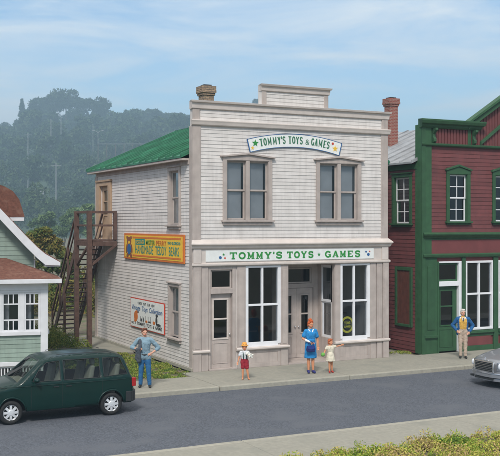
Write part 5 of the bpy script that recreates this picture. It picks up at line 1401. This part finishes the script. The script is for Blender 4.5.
mb = MB(); mb.ball((0, 0, 0), (.085, .06, .06)); mb.ball((-.09, -.0, .06), (.05, .045, .045)); mb.ball((-.12, 0, .11), .018); mb.ball((-.06, 0, .11), .018)
for a in ((.06, -.03, -.06), (.09, .0, .03), (-.03, -.05, -.05), (.02, -.05, .05)): mb.cap((a[0]*.5, a[1]*.5, a[2]*.5), .025, a, .02)
blob(mb, 'body', fab('white_plush', (.72, .70, .62)), ty, .006)
# woman
J = dict(BASE, shL=(-.092, 0, .80), shR=(.092, 0, .80), elL=(-.155, .0, .66), wrL=(-.04, -.11, .60), hdL=(.9, -.1, -.3), elR=(.145, .01, .64), wrR=(.135, -.04, .51), anL=(-.04, 0, .05), anR=(.045, -.02, .05), knL=(-.04, -.01, .29), knR=(.04, -.02, .29))
H = 1.72
t, P, hp, hs, Rz = person('woman with red hair in a bright blue dress standing before the double doors', 'woman', (3.32, -1.98, 0), R(-12), H, J, skin='skin2', head_turn=R(14), build=.96)
blue = fab('bright_blue_dress', (.02, .22, .50)); mb = MB(); e = .009; b = .98
mb.cap(P['neck']+v(0, 0, -.02)*H, .042*H, P['chest'], .078*H)
for s_, S in ((-1, 'L'), (1, 'R')):
    mb.cap(P['neck']+v(0, 0, -.02)*H, .036*H, P['sh'+S], .038*H); mb.cap(P['sh'+S], .040*H, P['sh'+S]*.4+P['el'+S]*.6, .042*H)
    mb.cap(P['chest']+v(s_*.03, -.008, 0)*H, .072*H, P['waist']+v(s_*.022, -.004, 0)*H, .068*H)
mb.lathe([(.085*H, .64*H), (.098*H, .58*H), (.110*H, .50*H), (.113*H, .40*H), (.120*H, .30*H), (.118*H, .295*H)], (0, 0, 0), 'z', 24)
for i, q in enumerate(mb.v):
    if q[2] < .63*H: mb.v[i] = (q[0], q[1]*.78, q[2])
blob(mb, 'dress', blue, t, .009)
mb = MB()
for s_ in (-1, 1): mb.cap(P['neck']+v(s_*.045, -.034, -.005)*H, .012*H, P['neck']+v(s_*.012, -.058, -.055)*H, .014*H)
blob(mb, 'collar', 'signwhite', t, .006, 2)
shoes(t, P, H, fab('navy_shoes', (.03, .035, .16)), b=1.05); hair(t, hp, hs, Rz, fab('red_hair', (.50, .10, .025)), 'bun')
for S, in (('L',),): 
    mb = MB(); a, b_ = P['elL']*.6+P['wrL']*.4, P['wrL']; mb.cap(a, .024*H, b_, .020*H); blob(mb, 'cuff', 'signwhite', t, .007)
hb = thing('handbag', 'navy blue handbag held in front of the woman in the blue dress', 'handbag', held((3.32, -1.98, 0), -12, (-.07, -.235, .83)), R(-12))
mb = MB(); mb.prism(lambda u, v_, n: (u, n, v_), [(-.15, -.02), (-.13, -.10), (.13, -.10), (.15, -.02), (.12, .10), (-.12, .10)], -.05, .05); mb.build('bag', fab('navy_leather', (.012, .02, .12)), hb, bevel=.02)
mb = MB(); mb.prism(lambda u, v_, n: (u, n, v_), [(-.13, .105), (.13, .105), (.10, .0), (0, -.02), (-.10, .0)], -.062, -.05); mb.build('flap', fab('blue_leather', (.02, .04, .2)), hb)
mb = MB(); mb.tube([(-.10, 0, .10), (-.08, 0, .20), (.0, 0, .24), (.08, 0, .20), (.10, 0, .10)], .010, 6); mb.build('handle', M['navy_leather'] if 'navy_leather' in M else bpy.data.materials['navy_leather'], hb)
# girl
H = 1.12
J = dict(CH, elR=(.19, -.02, .77), wrR=(.31, -.05, .80), hdR=(.9, 0, .25), elL=(-.16, .0, .66), wrL=(-.22, -.07, .58), anL=(-.03, -.02, .05), anR=(.06, .02, .05), knL=(-.035, -.03, .27), knR=(.045, 0, .27))
t, P, hp, hs, Rz = person('little girl in a cream dress pointing with one arm beside the woman', 'girl', (3.93, -2.22, 0), R(-12), H, J, skin='skin2', head_turn=R(25), child=True, vox=.006)
mb = MB(); mb.cap(P['neck']+v(0, 0, -.03)*H, .045*H, P['chest'], .08*H)
for s_, S in ((-1, 'L'), (1, 'R')):
    mb.cap(P['neck']+v(0, 0, -.03)*H, .036*H, P['sh'+S], .038*H); mb.cap(P['sh'+S], .040*H, P['sh'+S]*.5+P['el'+S]*.5, .040*H); mb.cap(P['chest']+v(s_*.034, -.004, .012)*H, .080*H, P['waist']+v(s_*.02, 0, 0)*H, .070*H)
mb.lathe([(.075*H, .62*H), (.10*H, .55*H), (.125*H, .45*H), (.14*H, .36*H), (.138*H, .35*H)], (0, 0, 0), 'z', 24)
blob(mb, 'dress', fab('cream_dress', (.66, .60, .47)), t, .007)
shoes(t, P, H, fab('red_shoes', (.40, .04, .03)), b=1.1); hair(t, hp, hs, Rz, fab('ginger_hair', (.42, .11, .04)), 'long')
gb = thing('green_ball', 'small lime green ball in the hand of the little girl', 'ball', tuple(Vector((3.93, -2.22, 0))+Matrix.Rotation(R(-12), 3, 'Z') @ (P['wrL']+v(-.06, -.06, -.02))))
mb = MB(); mb.ball((0, 0, 0), .068, 18, 12); o = mb.build('ball_skin', fab('lime_rubber', (.16, .42, .08)), gb, smooth=True)
# man in blazer
H = 1.78
J = dict(BASE, elL=(-.205, .05, .67), wrL=(-.125, -.05, .57), hdL=(.75, -.1, -.6), elR=(.205, .05, .665), wrR=(.13, -.05, .55), hdR=(-.6, -.1, -.7), anL=(-.045, 0, .045), anR=(.05, -.02, .045), knL=(-.047, -.01, .285), knR=(.05, -.015, .285))
t, P, hp, hs, Rz = person('grey haired man in blue blazer by the green shop door', 'man', (10.02, -1.5, 0), R(-34), H, J, head_turn=R(14), build=.98)
shirt(t, P, H, fab('white_shirt_cloth', (.7, .7, .7)), sleeve='short', low=-.0, vox=.008, add=-.007)
shirt(t, P, H, fab('yellow_waistcoat', (.62, .36, .07)), sleeve=None, low=-.0, vox=.009, name='waistcoat', add=.004)
trousers(t, P, H, fab('tan_trousers', (.46, .36, .28)), b=.9); shoes(t, P, H, 'blackpl'); hair(t, hp, hs, Rz, fab('grey_hair', (.62, .58, .52)))
mb = MB(); e = .014
for s_, S in ((-1, 'L'), (1, 'R')):
    mb.cap(P['neck']+v(s_*.035, .02, -.014)*H, .034*H, P['sh'+S], .044*H)
    mb.cap(P['chest']+v(s_*.052, -.004, 0)*H, .060*H, P['waist']+v(s_*.060, .0, 0)*H, .050*H); mb.cap(P['waist']+v(s_*.062, .014, 0)*H, .046*H, P['hip'+S]+v(s_*.035, .014, -.01)*H, .050*H)
    mb.cap(P['sh'+S], .042*H, P['el'+S], .036*H); mb.cap(P['el'+S], .036*H, P['el'+S]*.12+P['wr'+S]*.88, .028*H)
mb.cap(P['chest']+v(0, .03, 0)*H, .062*H, P['waist']+v(0, .03, -.06)*H, .052*H)
blob(mb, 'blazer', fab('blue_blazer', (.015, .10, .26)), t, .009)
mb = MB(); mb.prism(lambda u, v_, n: tuple(P['neck']+v(u, -.052+n, v_)*H), [(-.030, .0), (.030, .0), (.020, -.05), (0, -.075), (-.020, -.05)], -.04, .01); mb.build('shirt_front', 'signwhite', t)
mb = MB(); mb.prism(lambda u, v_, n: tuple(P['neck']+v(u, -.096+n, v_)*H), [(-.008, .0), (.008, .0), (.011, -.06), (0, -.08), (-.011, -.06)], -.006, .0); mb.build('tie', 'signblack', t)
